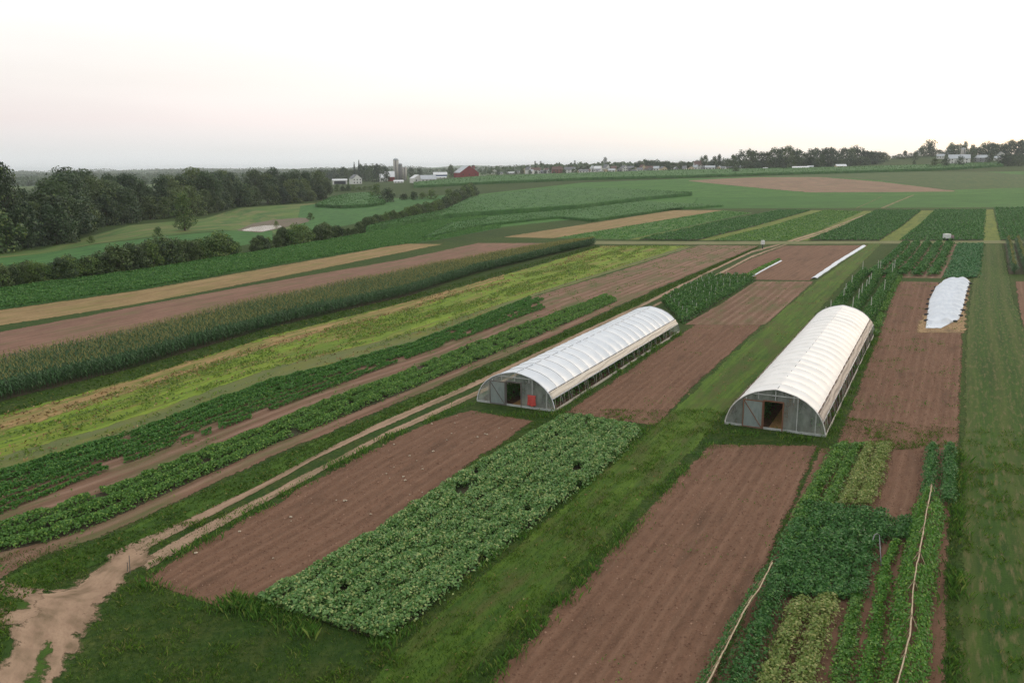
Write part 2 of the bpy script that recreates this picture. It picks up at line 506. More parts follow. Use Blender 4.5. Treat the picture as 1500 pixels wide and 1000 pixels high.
M_ygrass = field_mat('yellow_grass', S(90, 104, 44), S(116, 124, 54), S(80, 98, 42), .4, streak=.5, fine=.5, big=.4, fine_scale=2.0)
M_lime = field_mat('weedy_stubble', S(84, 108, 40), S(126, 146, 48), S(126, 112, 66), .26, row=1.4, row_amt=.3, row_col=S(84, 104, 44), streak=.7, fine=.6, big=.5, fine_scale=3.0, spot_scale=.3, spot_st=(.22, 1.6, 1), edge=.8)
M_straw = field_mat('straw_stubble', S(138, 114, 76), S(166, 136, 94), S(100, 110, 50), .62, streak=.6, fine=.6, big=.3, fine_scale=3.0, spot_scale=.3, spot_st=(.3, 1.6, 1), edge=2.2)
M_mulch = field_mat('straw_mulch', S(140, 116, 82), S(170, 142, 106), S(110, 92, 70), .4, streak=.2, fine=.7, big=.4, fine_scale=4.0, edge=.9)
M_tan = field_mat('cut_stubble', S(120, 99, 66), S(154, 130, 92), S(116, 110, 62), .3, row=1.6, row_amt=.3, row_col=S(136, 112, 74), streak=.55, fine=.55, big=.4, fine_scale=2.0, edge=.9)
M_soy = field_mat('soy_green', S(58, 98, 48), S(80, 120, 60), S(50, 86, 44), .4, row=1.5, row_amt=.4, row_col=S(50, 84, 44), streak=.5, fine=.5, big=.4, bump=1.0, fine_scale=1.2)
M_meadow = field_mat('meadow', S(60, 92, 44), S(94, 116, 56), S(116, 112, 72), .36, streak=.25, fine=.5, big=.7, fine_scale=1.0, spot_scale=.06, spot_st=(.5, 1.2, 1))
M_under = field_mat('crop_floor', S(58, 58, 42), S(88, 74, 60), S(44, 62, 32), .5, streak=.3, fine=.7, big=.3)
M_mud = field_mat('pond_mud', S(104, 92, 80), S(126, 112, 98), S(92, 96, 70), .4, streak=.3, fine=.3, big=.5)

# --- left valley
sheet('meadow', Patch([(-60, 372), (60, 366), (190, 330), (300, 320), (350, 305), (490, 296), (560, 292)], [(-60, 384), (60, 372), (140, 357), (230, 346), (330, 337), (420, 345), (560, 318)]), M_meadow, 'rough green pasture sloping between the wood and the pond', 'meadow', .01, 3.0, .8)
sheet('crop_field', Patch([(-60, 384), (60, 372), (140, 358), (230, 347), (330, 338), (400, 338)], [(-60, 418), (60, 405), (140, 395), (230, 380), (330, 364), (400, 352)]), M_soy, 'low dark green field between the hedge and the pasture', 'field', .02, 3.0, .5)
sheet('mud_bank', Patch([(348, 337), (372, 327), (400, 322), (440, 319), (456, 320)], [(348, 338), (380, 341), (410, 335), (425, 331), (452, 325)]), M_mud, 'brown muddy bank around the small pond', 'mud bank', .05, 2.0, .5)
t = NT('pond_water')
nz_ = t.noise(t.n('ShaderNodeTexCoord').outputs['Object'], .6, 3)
M_water = t.done(t.bsdf(S(182, 170, 154), .15, .5, t.bump(nz_, .05, .02)))  # pale muddy water; the bright sky reflection is put into the base colour
sheet('pond_water', Patch([(355, 337.2), (368, 333.2), (388, 330.5), (410, 330)], [(355, 338.2), (384, 339.6), (398, 336.6), (413, 332.4)]), M_water, 'small pale muddy pond below the wood, sky reflection put into its colour', 'pond', .09, 1.5, .3)
sheet('crop_field', Patch([(440, 302), (490, 296), (560, 292), (640, 287), (690, 283)], [(430, 348), (500, 332), (570, 318), (640, 301), (690, 288)]), M_soy, 'smooth green slope above the hedge, below the farm', 'field', .03, 3.0, .5)

# --- strips on the far left
P_soyL = Patch([(-40, 428), (0, 424), (200, 398), (400, 366), (540, 342), (640, 322), (700, 306)], [(-40, 459), (0, 453), (200, 425), (400, 389), (560, 363), (640, 352), (735, 334)])
sheet('soybean_field', P_soyL, M_soy, 'long mid green bean strip along the front of the hedge', 'field', .01, 1.6, .3)
P_tan = Patch([(-40, 460), (0, 454), (200, 426), (400, 391), (590, 357)], [(-40, 483), (0, 477), (200, 446), (400, 408), (650, 357.5)])
sheet('stubble_field', P_tan, M_tan, 'tan stubble strip between the bean strip and brown soil', 'field', .012, 1.2, .3)
P_soilL = Patch([(-40, 493), (0, 486), (350, 421), (588, 380), (700, 356)], [(-40, 560), (0, 552), (151, 515), (350, 465), (501, 430), (760, 368), (800, 356)])
sheet('soil_field', P_soilL, M_soil_far, 'long strip of pinkish bare soil behind the corn', 'field', .014, 1.2, .25)
# --- weedy field right of the corn
P_lime = Patch([(-60, 622), (0, 607), (200, 553), (400, 490), (600, 441), (800, 385), (880, 360)], [(-60, 714), (0, 690), (189, 633), (400, 556), (600, 504), (773, 434), (905, 395), (1015, 360)])
sheet('weedy_field', P_lime, M_lime, 'long lime green weedy field beside the tall corn', 'field', .012, .8, .35)
P_straw = Patch([(-60, 627), (0, 611), (200, 552), (400, 492), (600, 441), (740, 401)], [(-60, 653), (0, 636), (200, 574), (400, 508), (600, 453), (740, 408)])
sheet('straw_strip', P_straw, M_straw, 'dry straw streak running along the corn side of the weedy field', 'straw', .022, .8, .8)
P_greyband = Patch([(-60, 690), (0, 668), (189, 614), (400, 538), (600, 488), (800, 424), (1000, 362)], [(-60, 714), (0, 692), (189, 635), (400, 558), (600, 506), (773, 437), (1020, 360)])
M_greyband = field_mat('mown_margin', S(90, 102, 58), S(104, 108, 70), S(110, 112, 52), .4, streak=.6, fine=.4, big=.3)
sheet('grass_margin', P_greyband, M_greyband, 'dull grey green margin between weedy field and dark crop rows', 'grass', .026, .8, .5)
# --- crop bands and soil left of the track
P_bandsoil = Patch([(-60, 720), (0, 694), (189, 637), (400, 559), (600, 507), (773, 437), (900, 399), (1024, 359)], [(-60, 880), (30, 830), (75, 810), (144, 789), (249, 740), (400, 669), (560, 600), (800, 497), (960, 424), (1112, 360)])
sheet('soil_field', P_bandsoil, M_soil_w, 'reddish streaked soil under the crop rows beside the dirt track', 'field', .016, .8, .25)
P_grassT = Patch([(-80, 900), (30, 832), (90, 812), (144, 792), (249, 742), (400, 673), (560, 603), (800, 499), (960, 426), (1112, 361)], [(-80, 975), (60, 862), (170, 815), (270, 765), (400, 701), (465, 667), (562, 617), (670, 572), (950, 440), (1108, 364)])
sheet('grass_verge', P_grassT, M_grass, 'bright green verge on the crop side of the dirt track', 'grass', .02, .6, .25)
sheet('dirt_track', Patch([(150, 814), (186, 797), (270, 762), (400, 700), (465, 664), (562, 616), (670, 570), (950, 440), (1031, 399), (1100, 368), (1151, 354), (1200, 339), (1273, 312)], [(165, 832), (200, 812), (270, 776), (400, 708), (465, 671), (562, 626), (670, 578), (950, 445), (1031, 403), (1100, 371), (1151, 356.5), (1200, 341.5), (1275, 312.5)]), M_dirt, 'wheel rut of the pale dirt track, on the crop side', 'track', .03, .5, .25)
sheet('dirt_track', Patch([(195, 826), (270, 783), (400, 718), (503, 665), (562, 634), (670, 585), (760, 545), (966, 442), (1053, 399.5), (1100, 375), (1151, 357), (1200, 342.5), (1276, 313)], [(215, 838), (270, 801), (400, 730), (503, 674), (562, 642), (670, 593), (760, 551), (966, 446), (1053, 403), (1100, 378), (1151, 359), (1200, 344.5), (1278, 313.5)]), M_dirt, 'wheel rut of the pale dirt track, on the hoop house side', 'track', .03, .5, .25)
P_yard = Patch([(-90, 1110), (-30, 1010), (0, 972), (14, 930), (22, 900), (34, 868), (64, 866), (104, 862), (122, 847), (144, 828), (190, 796)], [(40, 1110), (92, 1000), (116, 955), (138, 910), (150, 892), (172, 868), (186, 845), (208, 834), (240, 812)])
sheet('dirt_yard', P_yard, M_yard, 'bare trodden dirt where the tracks meet', 'dirt', .036, .35, .55)
sheet('dirt_track', Patch([(-80, 836), (0, 845), (40, 857), (70, 864)], [(-80, 940), (0, 918), (30, 915), (60, 900)]), M_yard, 'pale dirt arm joining the trodden yard from the crop side', 'track', .04, .35, .5)

M_gp = field_mat('grass_patch', S(48, 74, 26), S(74, 98, 34), S(84, 80, 50), .4, streak=.2, fine=.6, big=.3, edge=.7)
sheet('grass_patch', Patch([(26, 1110), (34, 1000), (50, 962), (70, 936)], [(62, 1110), (68, 1000), (74, 968), (78, 940)]), M_gp, 'grass wedge between the two wheel ruts at the foot of the trodden dirt', 'grass', .05, .3, .25)
sheet('grass_patch', Patch([(-60, 868), (0, 868), (30, 874), (46, 884)], [(-60, 900), (0, 896), (24, 896), (46, 892)]), M_gp, 'grass island at the end of the pale dirt arm', 'grass', .05, .3, .25)
# --- bare fields round the hoop houses
P_soilA = Patch([(205, 852), (270, 808), (400, 737), (503, 679), (620, 622), (690, 600)], [(338, 895), (440, 846), (545, 786), (690, 680), (782, 616)])
sheet('soil_field', P_soilA, M_soil, 'bare brown soil between the dirt track and the potato patch', 'field', .018, .5, .3)
P_soilB = Patch([(560, 1170), (712, 1000), (880, 820), (1040, 650)], [(1000, 1170), (1045, 1000), (1075, 930), (1135, 800), (1198, 652)])
sheet('soil_field', P_soilB, M_soil, 'broad bare brown soil in front of the hoop house with the brown door frame', 'field', .018, .5, .25)
P_soilC = Patch([(826, 604), (900, 556), (1000, 488), (1060, 444), (1108, 413)], [(962, 624), (1010, 572), (1100, 490), (1150, 448), (1192, 413)])
sheet('soil_field', P_soilC, M_soil, 'bare brown soil between the two hoop houses', 'field', .018, .6, .25)
P_soilC2 = Patch([(1000, 476), (1060, 442), (1106, 412)], [(1122, 476), (1158, 444), (1193, 412)])
sheet('soil_field', P_soilC2, M_soil_w, 'furrowed reddish soil with pale ridges behind the bare plot', 'field', .03, .6, .15)
P_soilC3 = Patch([(1040, 409), (1100, 379), (1150, 360)], [(1187, 411), (1230, 384), (1272, 359)])
sheet('soil_field', P_soilC3, M_soil, 'reddish bare soil under the thin white row covers', 'field', .018, .8, .2)
P_soilD = Patch([(1222, 655), (1252, 580), (1290, 480), (1315, 412)], [(1404, 660), (1408, 560), (1411, 470), (1411, 414)])
sheet('soil_field', P_soilD, M_soil, 'bare brown soil beside the white draped row cover', 'field', .018, .5, .2)
P_soilF = Patch([(1486, 412), (1492, 450), (1500, 492)], [(1640, 412), (1680, 450), (1730, 492)])
sheet('soil_field', P_soilF, M_soil, 'bare soil corner past the wide worn grass track', 'field', .018, .8, .2)
P_soilG = Patch([(1272, 768), (1290, 715), (1308, 658)], [(1338, 768), (1347, 715), (1354, 658)])
sheet('soil_field', P_soilG, M_soil, 'small bare soil gap between the bean rows', 'field', .02, .4, .2)
P_cropR = Patch([(1000, 1170), (1046, 1000), (1075, 930), (1136, 800), (1200, 656)], [(1386, 1170), (1386, 1000), (1390, 800), (1400, 656)])
sheet('soil_field', P_cropR, M_soil, 'brown soil under the crowded vegetable rows', 'field', .012, .5, .1)
P_path = Patch([(520, 1170), (700, 980), (870, 810), (1020, 656), (1068, 600), (1180, 480), (1240, 410), (1292, 357)], [(490, 1080), (570, 960), (730, 820), (940, 640), (1010, 575), (1100, 492), (1192, 415), (1272, 357)])
sheet('grass_path', P_path, M_path, 'mown grass lane running between the two hoop houses', 'path', .014, .6, .25)
P_rt = Patch([(1392, 1170), (1396, 1000), (1402, 800), (1408, 650), (1414, 480), (1432, 357)], [(1760, 1170), (1700, 1000), (1610, 760), (1545, 590), (1486, 440), (1468, 357)])
sheet('grass_path', P_rt, M_rtrack, 'wide worn grass track beside the vegetable rows', 'path', .014, .6, .25)
M_cross = field_mat('cross_path', S(110, 112, 76), S(126, 122, 88), S(92, 104, 60), .4, streak=.5, fine=.3, big=.3)
P_cross = Patch([(868, 353), (1000, 354), (1150, 353.5), (1300, 353), (1560, 352)], [(868, 358), (1000, 358.5), (1150, 358), (1300, 357), (1560, 356.5)])
sheet('grass_path', P_cross, M_cross, 'faded grass lane crossing behind all the bare plots', 'path', .04, 1.2, .3)

# --- strips between the crossing lane and the beans
def far_strip(a, b, m, lab, name='crop_strip', cat='field', off=.016):
    p = Patch(a, b)
    sheet(name, p, m, lab, cat, off, 2.0, .35)
    return p


M_fgreen = field_mat('far_green', S(68, 102, 50), S(92, 120, 56), S(58, 90, 46), .4, streak=.4, fine=.5, big=.4, bump=1, fine_scale=1.2)
far_strip([(735, 347.5), (986, 308)], [(812, 349), (1060, 308)], M_tan, 'tan stubble strip beyond the end of the corn', 'stubble_field')
far_strip([(812, 349), (1060, 308)], [(920, 351), (1103, 312)], M_fgreen, 'mid green strip beside the far tan stubble')
far_strip([(920, 351), (1040, 326), (1140, 308)], [(938, 351), (1060, 325), (1150, 308)], M_ygrass, 'first narrow yellow grass strip beyond the crossing lane', 'grass_strip', 'grass')
far_strip([(1019, 352), (1110, 330), (1189, 308)], [(1044, 352), (1130, 331), (1207, 308)], M_ygrass, 'second narrow yellow grass strip beyond the crossing lane', 'grass_strip', 'grass')
P_fs4 = far_strip([(1044, 352), (1130, 331), (1207, 308)], [(1150, 353), (1200, 338), (1264, 310)], M_fgreen, 'mid green strip left of the far dirt track')
P_yg3 = far_strip([(1150, 353), (1200, 338), (1264, 309)], [(1185, 352.5), (1230, 335), (1288, 309)], M_ygrass, 'yellow grass along the far end of the dirt track', 'grass_strip', 'grass', .01)
far_strip([(1286, 353), (1322, 330), (1349, 308.5)], [(1320, 353), (1350, 328), (1369, 308.5)], M_ygrass, 'wide yellow grass strip between two dark green blocks', 'grass_strip', 'grass')
far_strip([(1438, 353), (1441, 330), (1443, 307)], [(1467, 353), (1461, 330), (1455, 307)], M_ygrass, 'yellow grass strip at the end of the worn track', 'grass_strip', 'grass')

# --- fields beyond, up to the village and the farms
M_beans2 = field_mat('far_beans_dark', S(44, 88, 32), S(68, 114, 44), S(52, 92, 36), .4, row=7, row_amt=.5, row_col=S(40, 76, 28), streak=.9, fine=.5, big=.6, bump=1, fine_scale=.4, edge=2)
M_beans = field_mat('far_beans', S(54, 98, 38), S(78, 120, 48), S(48, 88, 36), .4, row=9, row_amt=.4, row_col=S(52, 84, 42), streak=.9, fine=.5, big=.7, bump=1, fine_scale=.35, edge=2)
P_far1 = Patch([(640, 350), (735, 333), (870, 318), (985, 306), (1200, 305), (1560, 302)], [(700, 285), (850, 268), (1000, 262), (1100, 259), (1300, 255), (1560, 250)])
sheet('bean_field', P_far1, M_beans, 'broad even green bean field reaching towards the village', 'field', .0, 5, .5)
M_brownfar = field_mat('far_soil', S(120, 96, 80), S(148, 120, 98), S(108, 102, 74), .3, row=9, row_amt=.25, row_col=S(112, 92, 76), streak=.7, fine=.3, big=.5, fine_scale=.5, edge=3)
P_brown = Patch([(1008, 265.5), (1060, 271), (1120, 277), (1185, 282.5), (1300, 282), (1400, 281)], [(1008, 265), (1060, 262), (1110, 260), (1200, 259.5), (1290, 266.5), (1400, 280)])
sheet('soil_field', P_brown, M_brownfar, 'large pale brown field on the rise below the village', 'field', .04, 5, .5)
P_grn2 = Patch([(1386, 279), (1290, 265), (1200, 259), (1100, 258.5)], [(1560, 274), (1520, 258), (1440, 252), (1330, 252)])
M_dull = field_mat('dull_green', S(54, 80, 42), S(72, 92, 48), S(84, 94, 54), .35, streak=.5, fine=.35, big=.6, fine_scale=.4, edge=3)
sheet('pasture', P_grn2, M_dull, 'dull green slope right of the large brown field', 'field', .06, 6, .5)

sheet('bean_field', Patch([(1010, 305), (1110, 305.5), (1240, 305), (1400, 304.5), (1560, 303)], [(1020, 290), (1110, 289), (1200, 287.5), (1380, 286), (1560, 282)]), M_beans2, 'darker rowed bean field right behind the far strips', 'field', .05, 4, .5)
M_ftrack = field_mat('far_track', S(112, 104, 74), S(128, 118, 86), S(84, 104, 56), .4, streak=.5, fine=.3, big=.4, edge=.8)
sheet('dirt_track', Patch([(1252, 305), (1272, 297), (1291, 288)], [(1256, 305), (1275, 297), (1293, 288)]), M_ftrack, 'faint far track crossing the darker bean field', 'track', .08, 2, .4)
sheet('dirt_track', Patch([(1288, 305), (1310, 296), (1336, 286)], [(1296, 305), (1317, 296), (1341, 286)]), M_ftrack, 'wider faint grassy track crossing the darker bean field', 'track', .08, 2, .4)


# ------------------------------------------------------------------ crops made of many small leaves
def norm(a): return a / np.maximum(np.linalg.norm(a, axis=-1, keepdims=True), 1e-9)


def leaf_quads(P, N, ln, wd):
    n = len(P)
    N = norm(N)
    T = norm(np.cross(N, rng.normal(size=(n, 3))))
    B = np.cross(N, T)
    ln = np.broadcast_to(np.asarray(ln, float), (n,))[:, None]; wd = np.broadcast_to(np.asarray(wd, float), (n,))[:, None]
    V = np.stack([P - T * ln * .5, P + B * wd * .5 - T * ln * .05, P + T * ln * .5 - N * ln * .12, P - B * wd * .5 - T * ln * .05], 1)
    return V.reshape(-1, 3)


def quads_obj(name, V, mats, parent=None, midx=None):
    n = len(V) // 4
    return np_mesh(name, V, np.arange(n * 4).reshape(n, 4), mats, midx=midx, parent=parent)


def crop_leaves(p, rows, H, hw, dens, leaf, plant=.5, gap=0.0, tilt=.7, rag=.25, gap_scale=.35, seed=0, v0=0.0, v1=1.0, wander=.0):
    n = int(dens * p.lu * p.lv * (v1 - v0))
    u = rng.random(n)
    r = rng.integers(0, rows, n)
    vc = v0 + (v1 - v0) * (r + .5) / rows
    d = np.clip(rng.normal(size=n) * .48, -1.15, 1.15)
    s = u * p.lu
    wl = .75 + .5 * vnoise(s / plant, r * 7.3 + .1, 5 + seed)
    dv = d * hw * wl
    v = vc + dv / p.lv + wander * (vnoise(s * .12, r * 3.1, 8 + seed) - .5) / p.lv
    x, y = p.at(u, v)
    hh = H * (.62 + .5 * vnoise(s / plant, r * 3.7 + .2, 11 + seed) + .25 * (vnoise(x * .25, y * .25, 13) - .5))
    k = np.sqrt(np.clip(1 - (d / 1.2) ** 2, 0, 1))
    z = ground(x, y) + hh * k * (1 - rag * rng.random(n) ** 1.5 * 2.2).clip(.05, 1.1)
    keep = np.ones(n, bool)
    if gap > 0:
        g = vnoise(x * gap_scale, y * gap_scale, 21 + seed) * .6 + vnoise(s / plant * .7, r * 5.1, 23 + seed) * .4
        keep = g > gap
    a = p.dir()
    perp = np.stack([-math.sin(a) + 0 * d, math.cos(a) + 0 * d, 0 * d], -1) * (-(d) * .8)[:, None]
    # sign of perp follows v growing from the first edge to the second
    q0 = np.array(p.at(np.array([.5]), np.array([0.0]))).ravel(); q1 = np.array(p.at(np.array([.5]), np.array([1.0]))).ravel()
    e_ = (q1 - q0) / np.linalg.norm(q1 - q0)
    perp = np.stack([e_[0] * d * .8, e_[1] * d * .8, 0 * d], -1)
    N = np.stack([0 * d, 0 * d, 1 + 0 * d], -1) + perp + rng.normal(size=(n, 3)) * tilt
    sz = leaf * (.6 + .8 * rng.random(n))
    P = np.stack([x, y, z], -1)
    return leaf_quads(P[keep], N[keep], sz[keep], sz[keep] * .68)


def crop(name, p, mat, label, cat, **kw):
    V = crop_leaves(p, **kw)
    return tag(quads_obj(name, V, mat), label, cat, kind='stuff')


L_potato = leaf_mat('squash_leaf', S(76, 122, 58), S(122, 158, 86), S(164, 178, 108), .18, rough=.5, spec=.5)
L_bean = leaf_mat('bush_leaf', S(68, 110, 44), S(100, 142, 58), S(130, 162, 72), .14)
L_dark = leaf_mat('row_leaf', S(58, 104, 42), S(84, 134, 54), S(112, 146, 62), .10)
L_bluegreen = leaf_mat('blue_green_leaf', S(58, 106, 62), S(80, 132, 78), S(92, 130, 76), .10)
L_soy = leaf_mat('soy_leaf', S(68, 116, 54), S(96, 144, 68), S(116, 154, 74), .12)
L_yellowbean = leaf_mat('yellowing_leaf', S(102, 130, 60), S(142, 154, 84), S(170, 170, 108), .2)
L_vine = leaf_mat('vine_leaf', S(68, 118, 42), S(98, 146, 52), S(128, 162, 66), .14)
L_deep = leaf_mat('deep_green_leaf', S(56, 100, 48), S(80, 128, 62), S(104, 144, 72), .1)
L_tomato = leaf_mat('tomato_leaf', S(54, 98, 42), S(80, 126, 54), S(104, 138, 62), .1)

P_pot = Patch([(375, 884), (545, 788), (690, 688), (824, 613)], [(560, 940), (606, 912), (688, 838), (820, 740), (904, 668), (942, 628)])
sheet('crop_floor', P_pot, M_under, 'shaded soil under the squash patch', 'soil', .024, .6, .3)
crop('squash_patch', P_pot, L_potato, 'dense patch of broad grey green leaves in front of the hoop houses', 'crop', rows=7, H=.72, hw=.67, dens=350, leaf=.18, plant=.9, gap=.21, gap_scale=1.1, tilt=.7, rag=.32, wander=.3)

# band 2, thick bushy rows beside the soil strip
P_b2 = Patch([(-60, 812), (0, 770), (80, 745), (240, 686), (400, 620), (616, 534), (800, 464), (886, 433)], [(-60, 850), (0, 808), (60, 798), (144, 769), (288, 704), (400, 652), (589, 576), (800, 487), (905, 441)])
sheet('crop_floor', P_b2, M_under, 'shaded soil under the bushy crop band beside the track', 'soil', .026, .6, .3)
crop('bushy_crop', P_b2, L_bean, 'bushy green crop band nearest the dirt track', 'crop', rows=3, H=.6, hw=.75, dens=190, leaf=.17, plant=.7, gap=.27, gap_scale=.9, tilt=.75, rag=.3, wander=.5)
# band 1, darker rows
P_b1 = Patch([(-60, 716), (0, 693), (189, 636), (400, 558), (600, 506), (773, 436)], [(-60, 790), (0, 756), (119, 706), (243, 660), (400, 602), (589, 530), (800, 452)])
crop('leafy_rows', P_b1, L_dark, 'dark green leafy rows with bare soil between them', 'crop', rows=7, H=.42, hw=.36, dens=105, leaf=.18, plant=.7, gap=.36, gap_scale=.3, tilt=.9, wander=.4)
P_b1b = Patch([(-60, 716), (0, 692), (189, 635), (400, 557), (600, 505), (778, 435)], [(-60, 745), (0, 722), (189, 662), (400, 577), (600, 520), (800, 440)])
crop('leafy_rows', P_b1b, L_dark, 'densest dark leafy rows along the grey green margin', 'crop', rows=3, H=.55, hw=.46, dens=135, leaf=.18, plant=.9, gap=.26, gap_scale=.5, tilt=.9, seed=3, wander=.4)

# left bean strip in front of the hedge
crop('soybean_rows', P_soyL, L_soy, 'leafy tops of the long bean strip along the hedge', 'crop', rows=22, H=.6, hw=.6, dens=14, leaf=.34, plant=2, tilt=.6)

# strips beyond the crossing lane
P_fs1 = Patch([(815, 349), (1058, 309)], [(918, 351), (1100, 312.5)])
crop('leafy_rows', P_fs1, L_soy, 'mid green leafy strip beside the far tan stubble', 'crop', rows=10, H=.4, hw=.7, dens=4, leaf=.42, plant=2, gap=.35, tilt=.6)
P_fs2 = Patch([(934, 351.5), (1045, 327), (1141, 308.5)], [(1021, 352.5), (1105, 332), (1188, 308.5)])
sheet('crop_floor', P_fs2, M_under, 'shaded soil under the dark block between yellow strips', 'soil', .03, 2, .3)
crop('leafy_rows', P_fs2, L_deep, 'dark green block between two narrow yellow strips', 'crop', rows=12, H=.7, hw=.8, dens=10, leaf=.45, plant=2, tilt=.7)
P_fs5 = Patch([(1184, 352.5), (1240, 330), (1282, 309)], [(1288, 353), (1322, 331), (1349, 308.5)])
sheet('crop_floor', P_fs5, M_under, 'shaded soil under the dark block right of the far track', 'soil', .03, 2, .3)
crop('leafy_rows', P_fs5, L_deep, 'dark green block between the far track and the wide yellow strip', 'crop', rows=12, H=.8, hw=1.0, dens=9, leaf=.45, plant=2, tilt=.7)
P_fs6 = Patch([(1318, 353), (1348, 329), (1369, 308.5)], [(1440, 353), (1442, 330), (1444, 307.5)])
sheet('crop_floor', P_fs6, M_under, 'shaded soil under the dark block with the white cart', 'soil', .03, 2, .3)
crop('leafy_rows', P_fs6, L_deep, 'dark green block behind the little white cart', 'crop', rows=14, H=.8, hw=1.0, dens=9, leaf=.45, plant=2, tilt=.7)
P_fs7 = Patch([(1466, 353), (1461, 330), (1456, 305)], [(1600, 353), (1580, 330), (1560, 305)])
sheet('crop_floor', P_fs7, M_under, 'shaded soil under the dark block past the worn track', 'soil', .03, 2, .3)
crop('leafy_rows', P_fs7, L_deep, 'dark green block beyond the worn track', 'crop', rows=14, H=.8, hw=1.0, dens=9, leaf=.45, plant=2, tilt=.7)
crop('leafy_rows', P_fs4, L_bean, 'mid green leafy strip left of the far dirt track', 'crop', rows=9, H=.4, hw=.9, dens=6, leaf=.42, plant=2, gap=.2, tilt=.6)

# thick rows and the blue green block behind the bare plot with the white cover
P_r5 = Patch([(1268, 406), (1300, 380), (1322, 357.5)], [(1380, 408), (1392, 384), (1402, 357.5)])
sheet('soil_field', P_r5, M_soil_w, 'grey brown soil between the thick crop rows', 'field', .02, .8, .2)
for k in range(5):
    L_ = [(a[0] + (b[0] - a[0]) * k / 5, a[1]) for a, b in zip([(1268, 405), (1300, 380), (1322, 357.5)], [(1382, 405), (1393, 380), (1402, 357.5)])]
    R_ = [(a[0] + (b[0] - a[0]) * (k + .62) / 5, a[1]) for a, b in zip([(1268, 405), (1300, 380), (1322, 357.5)], [(1382, 405), (1393, 380), (1402, 357.5)])]
    q = Patch(L_, R_)
    V = crop_leaves(q, rows=1, H=1.25, hw=q.lv * .62, dens=34, leaf=.42, plant=1.2, tilt=.8, seed=k)
    nm = ['first', 'second', 'third', 'fourth', 'last'][k]
    tag(quads_obj('crop_row', V, L_deep), '%s of five thick dark crop rows, counted from the mown lane' % nm, 'crop row', 'thick dark crop rows behind the white cover')
P_bg = Patch([(1384, 408), (1394, 384), (1404, 357.5)], [(1432, 407), (1436, 384), (1440, 357.5)])
sheet('crop_floor', P_bg, M_under, 'shaded soil under the blue green block', 'soil', .03, 1, .2)
crop('leafy_block', P_bg, L_bluegreen, 'flat blue green crop block beside the worn track', 'crop', rows=10, H=.5, hw=.8, dens=22, leaf=.36, plant=2, tilt=.5)

# vegetable rows in the right foreground
def vrow(L, R, mat, lab, name='bean_row', **kw):
    q = Patch(L, R)
    V = crop_leaves(q, **{**dict(rows=1, H=.6, hw=q.lv * .6, dens=340, leaf=.15, plant=.9, tilt=.7), **kw})
    return tag(quads_obj(name, V, mat), lab, 'crop row', 'vegetable rows in the corner plot')


vrow([(1140, 812), (1175, 735), (1222, 656)], [(1168, 812), (1200, 735), (1246, 656)], L_bean, 'green bean row along the edge of the broad bare soil')
vrow([(1176, 790), (1206, 735), (1246, 656)], [(1196, 790), (1228, 735), (1262, 656)], L_bean, 'green bean row second from the broad bare soil')
vrow([(1224, 745), (1242, 710), (1266, 656)], [(1250, 745), (1264, 710), (1282, 656)], L_yellowbean, 'yellowing bean row between the green rows and the small bare gap')
vrow([(1252, 745), (1266, 710), (1284, 656)], [(1276, 745), (1290, 710), (1306, 656)], L_yellowbean, 'yellowing bean row along the small bare gap')
P_dense = Patch([(1122, 880), (1150, 800), (1180, 745)], [(1262, 880), (1284, 800), (1300, 756)])
crop('dense_crop', P_dense, L_deep, 'dense dark green block in the middle of the corner plot', 'crop', rows=6, H=.72, hw=.66, dens=330, leaf=.17, plant=1.0, gap=.12, tilt=.7, wander=.4)
vrow([(1035, 1170), (1110, 1000), (1160, 885)], [(1090, 1170), (1150, 1000), (1190, 885)], L_yellowbean, 'pale yellowing row next to the pole trellis in the corner plot', H=.75)
vrow([(1100, 1170), (1158, 1000), (1194, 880)], [(1150, 1170), (1198, 1000), (1228, 880)], L_yellowbean, 'pale yellowing row beside the thin green rows', H=.75)
vrow([(1180, 1170), (1214, 1000), (1246, 875)], [(1225, 1170), (1246, 1000), (1266, 875)], L_bean, 'thin green row beside the pale yellowing rows', gap=.15, H=.55, plant=1.1)
vrow([(1240, 1170), (1256, 1000), (1290, 830), (1312, 790)], [(1270, 1170), (1284, 1000), (1306, 830), (1322, 790)], L_vine, 'thin green row next to the tall vine trellis', gap=.15, H=.5, plant=1.1)
vrow([(1020, 1170), (1060, 1000), (1126, 860), (1150, 815)], [(1060, 1170), (1108, 1000), (1156, 860), (1170, 815)], L_deep, 'dark leafy row climbing under the leaning pole trellis', H=.9, gap=.05, plant=1.2)
vrow([(1272, 795), (1284, 766)], [(1338, 795), (1340, 766)], L_deep, 'dark green clump across the end of the small bare gap', rows=2, hw=.9, plant=.8, gap=.15)
vrow([(1348, 745), (1354, 700), (1356, 661)], [(1368, 745), (1372, 700), (1374, 661)], L_deep, 'short dark leafy row beyond the tip of the vine trellis', H=.95, gap=.1)
vrow([(1376, 745), (1380, 700), (1381, 661)], [(1398, 745), (1399, 700), (1400, 661)], L_deep, 'short dark leafy row against the worn grass track', H=.95, gap=.1)
P_gl = Patch([(1214, 655), (1225, 650)], [(1302, 657), (1306, 651)])
crop('weeds', P_gl, L_vine, 'bright weeds along the head of the yellowing bean rows', 'weeds', rows=3, H=.3, hw=.4, dens=200, leaf=.12, plant=.5)


# ---- corn: stalks with arching leaves and tan tassels
L_corn = leaf_mat('corn_leaf', S(48, 84, 44), S(74, 112, 60), S(96, 120, 80), .1, rough=.5, spec=.4)
M_tassel = leaf_mat('corn_tassel', S(120, 120, 72), S(146, 142, 88), None, rough=.8, spec=.1)


